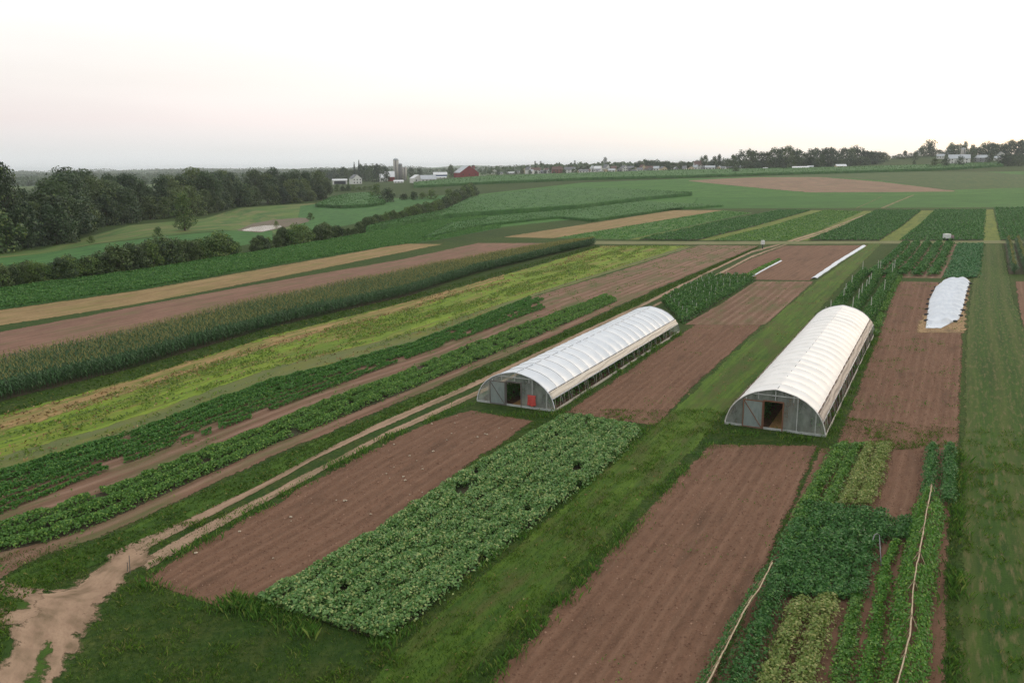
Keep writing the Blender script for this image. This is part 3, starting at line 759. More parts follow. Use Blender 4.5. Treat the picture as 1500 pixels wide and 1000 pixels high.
def corn_mesh(name, p, sp_row, sp_plant, H, label, nleaf=9, wid=.11, v0=0., v1=1., kind='stuff', tassel=True, lscale=1.0):
    nr = int(p.lv * (v1 - v0) / sp_row); npl = int(p.lu / sp_plant)
    u, v = np.meshgrid((np.arange(npl) + .5) / npl, v0 + (v1 - v0) * (np.arange(nr) + .5) / nr, indexing='ij')
    u = (u + (rng.random(u.shape) - .5) * .8 / npl).ravel(); v = (v + (rng.random(v.shape) - .5) * .25 * (v1 - v0) / nr).ravel()
    x, y = p.at(u, v); n = len(x)
    z0 = ground(x, y)
    h = H * (.88 + .16 * rng.random(n) + .16 * (vnoise(x * .12, y * .12, 31) - .5))
    lean = rng.normal(size=(n, 2)) * .07
    base = np.stack([x, y, z0], -1)
    top = base + np.stack([lean[:, 0], lean[:, 1], h], -1)
    Vs, Ms = [], []
    a = rng.random(n) * math.pi
    for da in (0, math.pi / 2):                       # stalk, two crossed blades
        w_ = np.stack([np.cos(a + da), np.sin(a + da), 0 * a], -1) * .018
        Vs.append(np.stack([base - w_, base + w_, top + w_ * .5, top - w_ * .5], 1)); Ms.append(np.zeros(n, int))
    plane = rng.random(n) * math.pi
    for k in range(nleaf):
        hf = .18 + .74 * (k + rng.random(n) * .7) / nleaf
        o = base + (top - base) * hf[:, None]
        an = plane + math.pi * (k % 2) + rng.normal(size=n) * .45
        dr = np.stack([np.cos(an), np.sin(an), 0 * an], -1)
        sd_ = np.stack([-np.sin(an), np.cos(an), 0 * an], -1)
        Ln = (.5 + .35 * rng.random(n)) * (1 - .35 * np.abs(hf - .5) * 2) * lscale
        mid = o + dr * (Ln * .45)[:, None] + np.array([0, 0, 1]) * (Ln * .42)[:, None]
        tip = o + dr * Ln[:, None] + np.array([0, 0, 1]) * (Ln * (.1 - .35 * rng.random(n)))[:, None]
        ww = wid * (.7 + .5 * rng.random(n))[:, None]
        Vs.append(np.stack([o - sd_ * ww * .35, o + sd_ * ww * .35, mid + sd_ * ww * .5, mid - sd_ * ww * .5], 1)); Ms.append(np.zeros(n, int))
        Vs.append(np.stack([mid - sd_ * ww * .5, mid + sd_ * ww * .5, tip + sd_ * ww * .08, tip - sd_ * ww * .08], 1)); Ms.append(np.zeros(n, int))
    if tassel:
        for k in range(2):
            an = rng.random(n) * 2 * math.pi; el = .35 + rng.random(n) * .6
            dr = np.stack([np.cos(an) * np.cos(el), np.sin(an) * np.cos(el), np.sin(el) + .25], -1)
            sd_ = np.stack([-np.sin(an), np.cos(an), 0 * an], -1) * .028
            tp = top + dr * (.34 + .14 * rng.random(n))[:, None]
            Vs.append(np.stack([top - sd_, top + sd_, tp + sd_ * .6, tp - sd_ * .6], 1)); Ms.append(np.ones(n, int))
    V = np.concatenate(Vs).reshape(-1, 3)
    return tag(quads_obj(name, V, [L_corn, M_tassel], midx=np.concatenate(Ms)), label, 'corn', kind=kind)


P_cornF = edge([(-45, 601), (0, 588), (189, 541), (400, 479), (600, 433), (700, 400), (873, 358)])
P_cornB = edge([(-45, 522), (0, 512), (151, 483), (350, 438), (501, 407), (628, 384), (750, 361), (848, 348.5)], 2.45)
P_cornB[:, 2] = 0
P_corn = Patch(P_cornB, P_cornF, world=True)
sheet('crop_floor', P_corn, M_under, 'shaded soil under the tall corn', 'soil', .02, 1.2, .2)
corn_mesh('corn_crop', P_corn, .76, .28, 2.15, 'long tall stand of corn with tan tassels', nleaf=8)
# corn at the right edge
P_corn2 = Patch([(1476, 402), (1474, 384), (1472, 366), (1470, 356)], [(1610, 402), (1590, 384), (1570, 366), (1560, 356)])
sheet('crop_floor', P_corn2, M_under, 'shaded soil under the corn past the worn track', 'soil', .03, 1, .2)
corn_mesh('corn_crop', P_corn2, 2.2, .3, 2.0, 'corn rows with pale tassels past the worn track', nleaf=10, lscale=1.3)


# ---- tall crops far off: a slab of canopy roughened with leaf faces
def tall_crop(name, p, H, mat_s, mat_l, label, dens=.6, leaf=1.1, stp=5.0):
    n = int(np.clip(p.lu / stp, 10, 260)); m = int(np.clip(p.lv / stp, 6, 90))
    us = np.concatenate([[0.0], np.linspace(0, 1, n + 1), [1.0]]); vs2 = np.concatenate([[0.0], np.linspace(0, 1, m + 1), [1.0]])
    U, V2 = np.meshgrid(us, vs2, indexing='ij')
    x, y = p.at(U, V2)
    hh = np.full(U.shape, H) * (.85 + .3 * vnoise(x * .35, y * .35, 7))
    hh[0] = hh[-1] = 0; hh[:, 0] = hh[:, -1] = 0
    hh[hh == 0] = -.3
    Vv = np.stack([x, y, ground(x, y) + hh], -1).reshape(-1, 3)
    uv = np.stack([U * p.lu, V2 * p.lv], -1).reshape(-1, 2)
    M = m + 3
    i = np.arange(n + 2)[:, None] * M + np.arange(m + 2)[None]
    Q = np.stack([i, i + M, i + M + 1, i + 1], -1).reshape(-1, 4)
    c = Q[len(Q) // 2]; nrm = np.cross(Vv[c[1]] - Vv[c[0]], Vv[c[2]] - Vv[c[0]])
    if nrm[2] < 0: Q = Q[:, ::-1]
    k = int(dens * p.lu * p.lv)
    u = rng.random(k); v = rng.random(k)
    e_ = rng.random(k) < .22; v = np.where(e_, np.round(v) + 0.0, v)
    xx, yy = p.at(u, v)
    zz = ground(xx, yy) + H * np.where(e_, .25 + .8 * rng.random(k), .8 + .35 * rng.random(k))
    nn = rng.normal(size=(k, 3)) * np.array([1, 1, .7]) + np.array([0, 0, .35])
    LV = leaf_quads(np.stack([xx, yy, zz], -1), nn, leaf * (.6 + .8 * rng.random(k)), leaf * .4)
    b = len(Vv)
    V_all = np.concatenate([Vv, LV]); Q_all = np.concatenate([Q, np.arange(len(LV)).reshape(-1, 4) + b])
    uv_all = np.concatenate([uv, np.zeros((len(LV), 2))])
    mi = np.concatenate([np.zeros(len(Q), int), np.ones(len(LV) // 4, int)])
    o = np_mesh(name, V_all, Q_all, [mat_s, mat_l], midx=mi, uv=uv_all)
    return tag(o, label, 'corn', kind='stuff')


L_fcorn = leaf_mat('far_corn_leaf', S(60, 98, 50), S(82, 120, 60), None)
M_fcorn = field_mat('far_corn', S(60, 98, 52), S(80, 116, 60), S(54, 88, 46), .4, streak=.4, fine=.6, big=.3, bump=1.0, fine_scale=.8, edge=0)
# band right below the village and the farm
tall_crop('corn_crop', Patch([(606, 275.5), (700, 270.5), (850, 264), (1000, 260.8), (1100, 257.5), (1240, 254), (1386, 249.5), (1470, 244)], [(606, 270), (700, 261), (850, 256), (1000, 251.5), (1100, 250), (1240, 247.5), (1386, 243), (1470, 240)]), 2.3, M_fcorn, L_fcorn, 'distant tall corn band in front of the village', .12, 1.6, 6)
# contour band between the beans and the long left strip
tall_crop('corn_crop', Patch([(536, 341), (647, 322), (700, 317), (851, 306), (951, 293), (1014, 287)], [(560, 334), (650, 314), (690, 293), (800, 280), (900, 280), (1012, 286)]), 2.2, M_fcorn, L_fcorn, 'rising corn field behind the end of the hedge', .6, .7, 4)
tall_crop('corn_crop', Patch([(620, 352), (700, 333), (816, 320), (867, 325), (986, 308)], [(660, 330), (720, 320), (851, 308), (940, 297), (1060, 303)]), 1.0, M_fcorn, L_fcorn, 'low corn strip along the back of the tan stubble', .6, .7, 4)
tall_crop('corn_crop', Patch([(462, 304), (500, 306), (540, 304), (565, 300)], [(486, 292), (510, 287), (540, 285), (556, 288)]), 2.0, M_fcorn, L_fcorn, 'small rounded corn block beside the end of the wood', .5, 1.0, 4)


# ---- grass blades and soil clods near the camera
def in_poly(x, y, poly):
    c = np.zeros(len(x), bool); j = len(poly) - 1
    for i in range(len(poly)):
        xi, yi = poly[i]; xj, yj = poly[j]
        m = ((yi > y) != (yj > y)) & (x < (xj - xi) * (y - yi) / (yj - yi + 1e-12) + xi)
        c ^= m; j = i
    return c


L_grass = leaf_mat('grass_blade', S(54, 82, 26), S(80, 106, 36), S(112, 114, 56), .08, rough=.7, spec=.2)
L_weed = leaf_mat('weed_blade', S(66, 106, 40), S(98, 136, 54), S(128, 144, 70), .12, rough=.7, spec=.2)


def blades(x, y, h, w_=.02, lean=.5):
    n = len(x); z = ground(x, y)
    a = rng.random(n) * 2 * math.pi; b = rng.random(n) * 2 * math.pi
    s = np.stack([np.cos(a), np.sin(a), 0 * a], -1) * (w_ * (.6 + .8 * rng.random(n)))[:, None] if np.ndim(w_) else np.stack([np.cos(a), np.sin(a), 0 * a], -1) * w_
    P = np.stack([x, y, z], -1)
    tip = P + np.stack([np.cos(b) * lean * h, np.sin(b) * lean * h, h], -1)
    mid = P + np.stack([np.cos(b) * lean * h * .3, np.sin(b) * lean * h * .3, h * .6], -1)
    return np.stack([P - s, P + s, mid + s * .8, tip], 1).reshape(-1, 3)


def grass_zone(polys, excl, n, box, hmul=1.0, clump=.5):
    x = rng.uniform(box[0], box[1], n); y = box[2] + (box[3] - box[2]) * rng.random(n) ** 1.5
    k = np.zeros(n, bool)
    for p in polys: k |= in_poly(x, y, p)
    for p in excl: k &= ~in_poly(x, y, p)
    k &= (vnoise(x * .9, y * .9, 41) * .6 + vnoise(x * .25, y * .25, 43) * .4) > .42 * clump
    x, y = x[k], y[k]
    h = (.05 + .13 * rng.random(len(x)) ** 2) * (.5 + 1.0 * vnoise(x * .5, y * .5, 42)) * hmul
    return x, y, h


soil_polys = [q.poly() for q in (P_soilA, P_soilB, P_pot, P_yard, P_cropR, P_bandsoil, P_rt)]
bxs = G(np.array([-60, 1000, 1560, 1000]), np.array([900, 1000, 1000, 640]))
near_poly = np.concatenate([G(np.array([-120, 500, 1000, 1620]), np.array([1110, 1110, 1110, 1110]))[:, :2], G(np.array([1560, 1100, 760, 300, -100]), np.array([640, 600, 600, 760, 830]))[:, :2]])
x1, y1, h1 = grass_zone([near_poly], soil_polys, 520000, (-45, 50, 22, 75))
tag(quads_obj('grass', blades(x1, y1, h1 * .75, .014, .7), L_grass), 'short uneven grass between the near plots and along the lanes', 'grass', kind='stuff')


def edge_weeds(polys_px, n, spread, h0, h1_):
    Vs = []
    for pl in polys_px:
        E, Ls = resample(edge(pl), 400)
        k = int(n * Ls)
        t_ = rng.random(k); s_ = np.linspace(0, 1, 400)
        x = np.interp(t_, s_, E[:, 0]) + rng.normal(size=k) * spread; y = np.interp(t_, s_, E[:, 1]) + rng.normal(size=k) * spread
        q = vnoise(x * .8, y * .8, 51) > .38
        x, y = x[q], y[q]
        Vs.append(blades(x, y, h0 + (h1_ - h0) * rng.random(len(x)) * vnoise(x * .6, y * .6, 52), .022, .55))
    return np.concatenate(Vs)


ew = edge_weeds([[(338, 895), (372, 890), (450, 920), (560, 945), (610, 915)], [(338, 888), (372, 880)], [(700, 605), (760, 608), (830, 612)], [(1062, 632), (1130, 640), (1200, 646), (1212, 642)],
                 [(712, 1000), (880, 820), (1040, 650)], [(205, 855), (280, 876), (338, 895)], [(815, 604), (900, 550), (996, 488)], [(1214, 640), (1250, 560), (1284, 490)], [(1400, 1000), (1402, 800), (1405, 660)],
                 [(562, 645), (690, 590)], [(215, 842), (400, 733), (562, 645)], [(688, 836), (820, 742), (904, 670), (945, 630)]], 60, .35, .12, .7)
ew2 = edge_weeds([[(338, 892), (372, 888), (400, 900), (460, 922), (560, 945)], [(345, 880), (375, 876)]], 160, .45, .25, 1.0)
tag(quads_obj('tall_weeds', np.concatenate([ew, ew2]), L_weed), 'taller weeds and grass along the plot edges and the hoop houses', 'weeds', kind='stuff')


def tufts(name, p, dens, size, hgt, mat, label, cat, mask):
    n = int(dens * p.lu * p.lv); u = rng.random(n); v = rng.random(n)
    x, y = p.at(u, v); k = rng.random(n) < mask(u * p.lu, v, x, y)
    x, y = x[k], y[k]; n = len(x)
    sz = size * (.5 + rng.random(n))
    N = rng.normal(size=(n, 3)) * np.array([1, 1, .5]) + np.array([0, 0, .7])
    P = np.stack([x, y, ground(x, y) + .05 + hgt * rng.random(n)], -1)
    tag(quads_obj(name, leaf_quads(P, N, sz, sz * .45), mat), label, cat, kind='stuff')


L_lime = leaf_mat('lime_weed', S(92, 120, 46), S(124, 146, 52), S(84, 108, 46), .3)
L_strawc = leaf_mat('straw_bit', S(132, 106, 68), S(168, 138, 96), S(110, 94, 58), .2, trans=.1)
tufts('weeds', P_lime, 17, .26, .16, L_lime, 'lime green weeds growing through the long stubble field', 'weeds', lambda s, v, x, y: sst(.40, .62, vnoise(s * .09, v * 11, 91) * .6 + vnoise(s * .5, v * 22, 92) * .4) * sst(.12, .3, v) * sst(.02, .2, 1 - v))
tufts('straw', P_lime, 8, .30, .08, L_strawc, 'dry straw lying in streaks on the long weedy field', 'straw', lambda s, v, x, y: sst(.42, .64, vnoise(s * .07, v * 13, 93) * .55 + vnoise(s * .45, v * 24, 94) * .45) * (.3 + .7 * np.exp(-((v - .2) / .14) ** 2)))
tufts('grass', P_grassT, 26, .22, .14, L_grass, 'grass growing on the verge of the dirt track', 'grass', lambda s, v, x, y: .3 + .7 * vnoise(x * .6, y * .6, 95))
tufts('grass', Patch([(-60, 620), (0, 590), (200, 541), (400, 480), (600, 434), (873, 360)], [(-60, 640), (0, 610), (200, 556), (400, 492), (600, 442), (880, 362)]), 10, .3, .15, L_grass, 'grass between the tall corn and the weedy field', 'grass', lambda s, v, x, y: .4 + .6 * vnoise(x * .6, y * .6, 96))


def clods(polys, n, s0, s1, mat, label, name='soil_clods'):
    Vs = []; Fs = []
    allx = []; 
    for p in polys:
        A = 0.5 * abs(np.dot(p[:, 0], np.roll(p[:, 1], 1)) - np.dot(p[:, 1], np.roll(p[:, 0], 1)))
        k = int(n * A); lo = p.min(0); hi = p.max(0)
        kk = int(k * (hi - lo).prod() / A)
        x = rng.uniform(lo[0], hi[0], kk); y = rng.uniform(lo[1], hi[1], kk)
        q = in_poly(x, y, p); allx.append(np.stack([x[q], y[q]], -1))
    X = np.concatenate(allx); m = len(X)
    s = s0 + (s1 - s0) * rng.random(m) ** 3
    c = np.stack([X[:, 0], X[:, 1], ground(X[:, 0], X[:, 1]) + .02 + s * .15], -1)
    tet = np.array([(1, 0, -.3), (-.5, .87, -.3), (-.5, -.87, -.3), (0, 0, .7)])
    a = rng.random(m) * 6.28; ca, sa = np.cos(a), np.sin(a)
    R = np.stack([tet[None, :, 0] * ca[:, None] - tet[None, :, 1] * sa[:, None], tet[None, :, 0] * sa[:, None] + tet[None, :, 1] * ca[:, None], np.repeat(tet[None, :, 2], m, 0)], -1)
    R = R * s[:, None, None] * rng.uniform(.6, 1.3, (m, 4, 1)) + c[:, None]
    b = np.arange(m)[:, None, None] * 4
    Ff = (np.array([(0, 1, 3), (1, 2, 3), (2, 0, 3)])[None] + b).reshape(-1, 3)
    o = np_mesh(name, R.reshape(-1, 3), Ff, mat)
    return tag(o, label, 'soil', kind='stuff')


M_clod = leaf_mat('clod', S(100, 74, 60), S(136, 104, 85), S(158, 128, 108), .04, rough=.95, spec=.1, trans=0)
clods([P_soilA.poly(), P_soilB.poly(), P_soilG.poly(), P_soilC.poly(), P_soilD.poly()], 24, .03, .10, M_clod, 'small clods of earth on the bare plots')

def any_patch(s, v, x, y): return sst(.62, .74, vnoise(x * .45, y * .45, 97) * .6 + vnoise(x * 1.7, y * 1.7, 98) * .4)


tufts('weeds', P_soilD, 12, .15, .12, L_weed, 'scattered weeds on the bare plot beside the white sheet', 'weeds', any_patch)
tufts('weeds', P_soilC, 7, .14, .10, L_weed, 'scattered weeds on the bare plot between the hoop houses', 'weeds', any_patch)
tufts('weeds', P_soilB, 5, .13, .08, L_weed, 'few small weeds on the broad bare soil', 'weeds', any_patch)
tufts('weeds', P_bandsoil, 8, .2, .12, L_weed, 'weeds on the reddish soil between the crop bands', 'weeds', any_patch)
tufts('dry_grass', P_path, 5, .14, .05, L_strawc, 'bits of dry grass on the mown lane', 'grass', lambda s, v, x, y: sst(.60, .72, vnoise(s * .5, v * 7, 101) * .7 + vnoise(s * 2, v * 20, 102) * .3))
L_clump = leaf_mat('grass_clump', S(70, 104, 34), S(100, 130, 44), S(128, 130, 70), .12, rough=.7, spec=.2)
x2, y2, h2 = grass_zone([near_poly], soil_polys[:-1], 420000, (-45, 50, 22, 75))
k_ = sst(.51, .68, vnoise(x2 * .8, y2 * .8, 103) * .55 + vnoise(x2 * 3.1, y2 * 3.1, 104) * .45) > rng.random(len(x2))
tag(quads_obj('grass_clumps', blades(x2[k_], y2[k_], h2[k_] * 1.2 + .05, .022, .8), L_clump), 'lighter grass clumps scattered over the near lawn and lanes', 'grass', kind='stuff')


# ------------------------------------------------------------------ hoop houses
M_poly = plain_mat('white_film', S(244, 246, 248), S(230, 235, 240), .38, .4, .9, (1, .5, 1), trans=.2, bump=.25, detail=7)
M_polyw = plain_mat('cream_film', S(240, 232, 218), S(226, 216, 200), .5, .3, 2.5, (.4, 3, 1), trans=.3, bump=.5)
M_film = film_mat('clear_film', S(214, 224, 216), .42)
M_doorfilm = film_mat('door_film', S(200, 212, 210), .58)
M_steel = plain_mat('galvanised_pipe', S(150, 154, 154), S(120, 124, 124), .45, .5, 6, metal=.6)
M_pale = plain_mat('pale_batten', S(186, 190, 186), S(156, 160, 156), .7, .3, 4)
M_wood = plain_mat('weathered_wood', S(150, 132, 116), S(116, 98, 84), .85, .2, 5, (1, 1, 6), bump=.4)
M_woodred = plain_mat('brown_wood', S(140, 104, 84), S(108, 78, 62), .85, .2, 5, (1, 1, 6), bump=.4)
M_grey = plain_mat('grey_wood', S(120, 116, 112), S(92, 88, 84), .85, .2, 5, (1, 1, 6), bump=.4)
M_board = plain_mat('pale_board', S(206, 198, 184), S(170, 160, 146), .8, .2, 3, (.5, 4, 1), bump=.3)
M_red = plain_mat('red_cloth', S(206, 92, 84), S(176, 70, 66), .7, .2, 4, bump=.4)
M_inside = plain_mat('house_soil', S(104, 80, 66), S(76, 58, 48), .95, .1, 2, bump=.5)
M_strawm = plain_mat('straw', S(176, 142, 98), S(146, 112, 74), .9, .1, 5, bump=.8)

PROF = np.array([(-1, 0), (-.985, .14), (-.945, .30), (-.87, .47), (-.755, .635), (-.60, .775), (-.41, .885), (-.20, .955), (0, 1.0)])
PROF = np.concatenate([PROF, (PROF[:-1] * np.array([-1, 1]))[::-1]])


def prof_pts(hw, H, n, z0=0.0):
    d = np.concatenate([[0], np.cumsum(np.linalg.norm(np.diff(PROF * np.array([hw, H]), axis=0), axis=1))])
    s = np.linspace(0, d[-1], 400)
    P = np.stack([np.interp(s, d, PROF[:, 0] * hw), np.interp(s, d, PROF[:, 1] * H)], -1)
    # smooth the polyline but keep the ridge point
    for _ in range(30):
        Q = P.copy(); Q[1:-1] = (P[:-2] + 2 * P[1:-1] + P[2:]) / 4
        Q[196:204] = P[196:204] * .5 + Q[196:204] * .5
        P = Q
    P = P[P[:, 1] >= z0]
    d = np.concatenate([[0], np.cumsum(np.linalg.norm(np.diff(P, axis=0), axis=1))])
    s = np.linspace(0, d[-1], n)
    return np.stack([np.interp(s, d, P[:, 0]), np.interp(s, d, P[:, 1])], -1)


def surface(prof, ys, fn=None):
    """prof (n,2) swept along ys with an offset fn(i_prof_fraction, y) along the outward normal"""
    n = len(prof); m = len(ys)
    tg = np.gradient(prof, axis=0); nr = norm(np.stack([-tg[:, 1], tg[:, 0]], -1))
    nr = np.where((nr * (prof - np.array([0, 0.5]))).sum(1, keepdims=True) < 0, -nr, nr)
    V = np.zeros((m, n, 3))
    f = np.linspace(0, 1, n)
    for j, yv in enumerate(ys):
        o = fn(f, yv, prof) if fn is not None else 0 * f
        V[j, :, 0] = prof[:, 0] + nr[:, 0] * o; V[j, :, 1] = yv; V[j, :, 2] = prof[:, 1] + nr[:, 1] * o
    i = np.arange(m - 1)[:, None] * n + np.arange(n - 1)[None]
    Q = np.stack([i, i + 1, i + n + 1, i + n], -1).reshape(-1, 4)
    return V.reshape(-1, 3), Q


def end_wall(hw, H, y, doors, mat_name, parent, door_top):
    """film panel following the arch with a doorway left open (two separate faces, 1.5 cm apart)"""
    P = prof_pts(hw * .985, H * .985, 160)
    xs = np.unique(np.concatenate([np.linspace(P[0, 0], P[-1, 0], 60), np.array(doors)])) if doors else np.linspace(P[0, 0], P[-1, 0], 60)
    up = P[np.argsort(P[:, 0])]
    top = np.interp(xs, up[:, 0], up[:, 1])
    mb = MB()
    for x0, x1, t0, t1 in zip(xs[:-1], xs[1:], top[:-1], top[1:]):
        zb = 0.03
        if doors and x0 >= doors[0] - 1e-6 and x1 <= doors[1] + 1e-6: zb = door_top
        mb.add([(x0, y, zb), (x1, y, zb), (x1, y, max(t1, zb)), (x0, y, max(t0, zb))], [(0, 1, 2, 3)])
    return mb.build('end_wall', mat_name, parent)


def hoop_house(FL, FR, BR, H, nbay, sag, label, red, covm, curtm, wood, roll_left):
    a, b, c = G1(*FL), G1(*FR), G1(*BR)
    d = (c - b)[:2]; L = float(np.linalg.norm(d)); d = d / L
    right = np.array([d[1], -d[0]])
    W = float(abs((b - a)[:2] @ right))
    for _ in range(30):                        # width at which the far front corner stands where the photo has it
        e_ = proj(np.array([*(b[:2] - right * W), 0.0]))[0] - FL[0]
        W += .02 * e_
    hw = W / 2
    org = b[:2] - right * hw
    print('hoop', label[:20], 'W', W, 'L', L, 'skew', float((b - a)[:2] @ d), org)
    rz = math.atan2(-d[0], d[1])
    root = empty('hoop_house', (org[0], org[1], 0.0), rz, label, 'greenhouse', 'white hoop houses')
    # roof film, drawn tight over the hoops and sagging between them
    zc = H * .50
    P = prof_pts(hw, H, 61, zc)
    ys = np.linspace(-.12, L + .12, nbay * 14 + 1)
    pitch = L / nbay
    ph = rng.random(nbay + 3)

    def sagf(f, y, prof):
        k = y / pitch; fr = k - math.floor(k); b_ = int(min(max(math.floor(k), 0), nbay))
        s = -sag * (.75 + .5 * ph[b_]) * (math.sin(math.pi * fr) ** .85 if 0 <= y <= L else 0)
        return s * (1 - np.abs(2 * f - 1) ** 5 * .6) + .012 * (vnoise(f * 9, np.full(f.shape, y * 1.3), 61) - .5)
    V, Q = surface(P, ys, sagf)
    o = np_mesh('roof_film', V, Q, covm, smooth=True, parent=root)
    sm = o.modifiers.new('thick', 'SOLIDIFY'); sm.thickness = .012; sm.offset = -1
    # rolled side curtains
    Pr = prof_pts(hw, H, 400)
    for sgn in (1, -1):
        zlo = H * (.335 if sgn > 0 else (.34 if not roll_left else .08))
        q = Pr[(Pr[:, 0] * sgn > 0) & (Pr[:, 1] > zlo) & (Pr[:, 1] < H * .515)]
        if sgn < 0: q = q[::-1]
        q = q[np.linspace(0, len(q) - 1, 14).astype(int)]

        def curt(f, y, prof):
            return .05 + .035 * np.sin(f * 9 + 1.3 * np.sin(y * .9) + y * .35) * (.4 + .6 * vnoise(f * 2, np.full(f.shape, y * .6), 63)) + .02 * (vnoise(f * 6, np.full(f.shape, y * 2.1), 62) - .5)
        V, Q = surface(q, np.linspace(-.05, L + .05, nbay * 4 + 1), curt)
        o = np_mesh('side_curtain', V, Q, curtm, smooth=True, parent=root)
        sm = o.modifiers.new('thick', 'SOLIDIFY'); sm.thickness = .012; sm.offset = -1
        e_ = q[np.argmin(q[:, 1])]
        MB().tube([(e_[0] + .05 * sgn, -.08, e_[1]), (e_[0] + .05 * sgn, L + .08, e_[1])], .035, 8).build('curtain_roller', covm, root, True)
        mb = MB(); mb.box((sgn * (hw + .02), L / 2, .12), (.06, L, .24)); mb.build('base_board', M_board, root)
    # hoops
    pq = prof_pts(hw - .035, H - .035, 41)
    for k in range(nbay + 1):
        y = min(max(k * pitch, .03), L - .03)
        MB().tube([(x, y, z) for x, z in pq], .026, 6).build('hoop', M_steel, root, True)
    for sgn in (1, -1):                         # thin upright lath on the open sides
        for k in range(nbay * 2):
            y = (k + .5) * pitch / 2
            if rng.random() < .55:
                MB().tube([(sgn * (hw - .09), y, 0), (sgn * (hw - .16 - .1 * rng.random()), y + rng.normal() * .18, H * .40)], .018, 4).build('side_lath', M_board, root)
    MB().tube([(0, 0.05, H - .12), (0, L - .05, H - .12)], .022, 6).build('ridge_pipe', M_steel, root, True)
    for sgn in (1, -1):
        z = H * .515; x = np.interp(z, pq[:21, 1], -pq[:21, 0]) * sgn
        MB().box((x, L / 2, z), (.04, L - .08, .09)).build('hip_board', wood, root)
    # ends
    dt = H * .685; x0, x1 = -.105 * W, .075 * W
    end_wall(hw, H, .0, (x0, x1), M_film, root, dt)
    end_wall(hw, H, L, None, M_film, root, dt)
    Pe = prof_pts(hw + .005, H + .005, 61)
    for y in (-.02, L + .02):
        MB().tube([(x, y, z) for x, z in Pe], .04, 6).build('end_arch', covm if y < 0 else M_steel, root, True)
    fr = MB()
    fr.box((x0 - .05, -.045, dt / 2), (.10, .07, dt)); fr.box((x1 + .05, -.045, dt / 2), (.10, .07, dt))
    fr.box(((x0 + x1) / 2, -.045, dt + .05), (x1 - x0 + .2, .07, .10))
    fr.build('door_frame', wood, root)
    fr = MB()
    top = lambda x: float(np.interp(x, Pe[:, 0], Pe[:, 1]))
    for x in (-.29 * W, .22 * W, .40 * W):
        fr.box((x, -.03, top(x) / 2 - .08), (.08, .05, top(x) - .20))
    for x in (-.17 * W, .0, .18 * W):
        fr.box((x, -.03, (dt + .10 + top(x)) / 2 - .03), (.07, .05, max(.1, top(x) - dt - .24)))
    zt = H * .845; xw = np.interp(zt, Pe[:31, 1], -Pe[:31, 0])
    fr.box((0, -.075, zt), (2 * xw - .25, .04, .08))
    fr.box((0, -.05, .10), (2 * hw - .1, .05, .20))
    fr.tube([(.13 * W, .13, H * .42), (.40 * W, .13, H * .60)], .022, 5)
    fr.build('end_frame', M_pale, root)
    dw = (x1 - x0) * 1.08
    dx1 = x0 - .12; dx0 = dx1 - dw
    dr = MB(); dr.box(((dx0 + dx1) / 2, -.16, dt / 2 + .02), (dw - .12, .012, dt - .14))
    door = dr.build('door', M_doorfilm, root)
    fr = MB()
    for x in (dx0, dx1): fr.box((x, -.16, dt / 2 + .04), (.08, .05, dt - .02))
    for z in (.10, dt - .02): fr.box(((dx0 + dx1) / 2, -.16, z), (dw - .085, .045, .09))
    fr.build('door_rail', wood, door)
    MB().tube([(dx0 + .05, -.19, dt - .08), (dx1 - .05, -.19, .16)], .04, 4).build('door_brace', M_grey if red else M_woodred, door)
    # floor and rows inside
    mb = MB(); mb.add([(-hw + .1, .1, .05), (hw - .1, .1, .05), (hw - .1, L - .1, .05), (-hw + .1, L - .1, .05)], [(0, 1, 2, 3)])
    mb.build('floor', M_inside, root)
    mb = MB(); mb.add([(-.5, .05, .075), (.6, .05, .075), (.55, L - .5, .075), (-.55, L - .5, .075)], [(0, 1, 2, 3)])
    mb.build('straw_aisle', M_strawm, root)
    A = org[None] + (np.array([[0, 1.2], [0, L - 1.0]]) @ np.stack([right, d]))
    for k, xo in enumerate((-.36 * W, -.2 * W, .2 * W, .37 * W)):
        e0 = np.concatenate([A + right * (xo - .55), np.zeros((2, 1))], 1); e1 = np.concatenate([A + right * (xo + .55), np.zeros((2, 1))], 1)
        q = Patch(e0, e1, world=True)
        V = crop_leaves(q, rows=1, H=1.55 if abs(xo) < .3 * W else 1.25, hw=.6, dens=120, leaf=.2, plant=.7, tilt=1.0, rag=.45)
        wh = ['beside the closed side', 'just past the open doorway', 'across the straw aisle from the doorway', 'along the open side'][k]
        tag(quads_obj('tomato_row', V, L_tomato), 'row of tall plants inside the %s hoop house, %s' % ('bluish' if red else 'cream', wh), 'crop row', 'plant rows inside the hoop houses')
    return root, org, right, d, W, L, rz


H1 = hoop_house((699, 596), (813, 603), (995, 487), 3.35, 20, .24, 'bluish white hoop house with a red cloth beside its open door', True, M_poly, M_polyw, M_grey, False)
H2 = hoop_house((1062, 625), (1209, 640), (1281, 489), 3.6, 22, .11, 'cream white hoop house with a brown door frame, beside the mown lane', False, plain_mat('warm_film', S(248, 247, 245), S(238, 236, 232), .4, .4, .9, (1, .5, 1), trans=.2, bump=.25, detail=7), plain_mat('grey_curtain', S(214, 200, 186), S(186, 172, 160), .5, .3, 2.5, (.4, 3, 1), trans=.3, bump=.5), M_woodred, True)

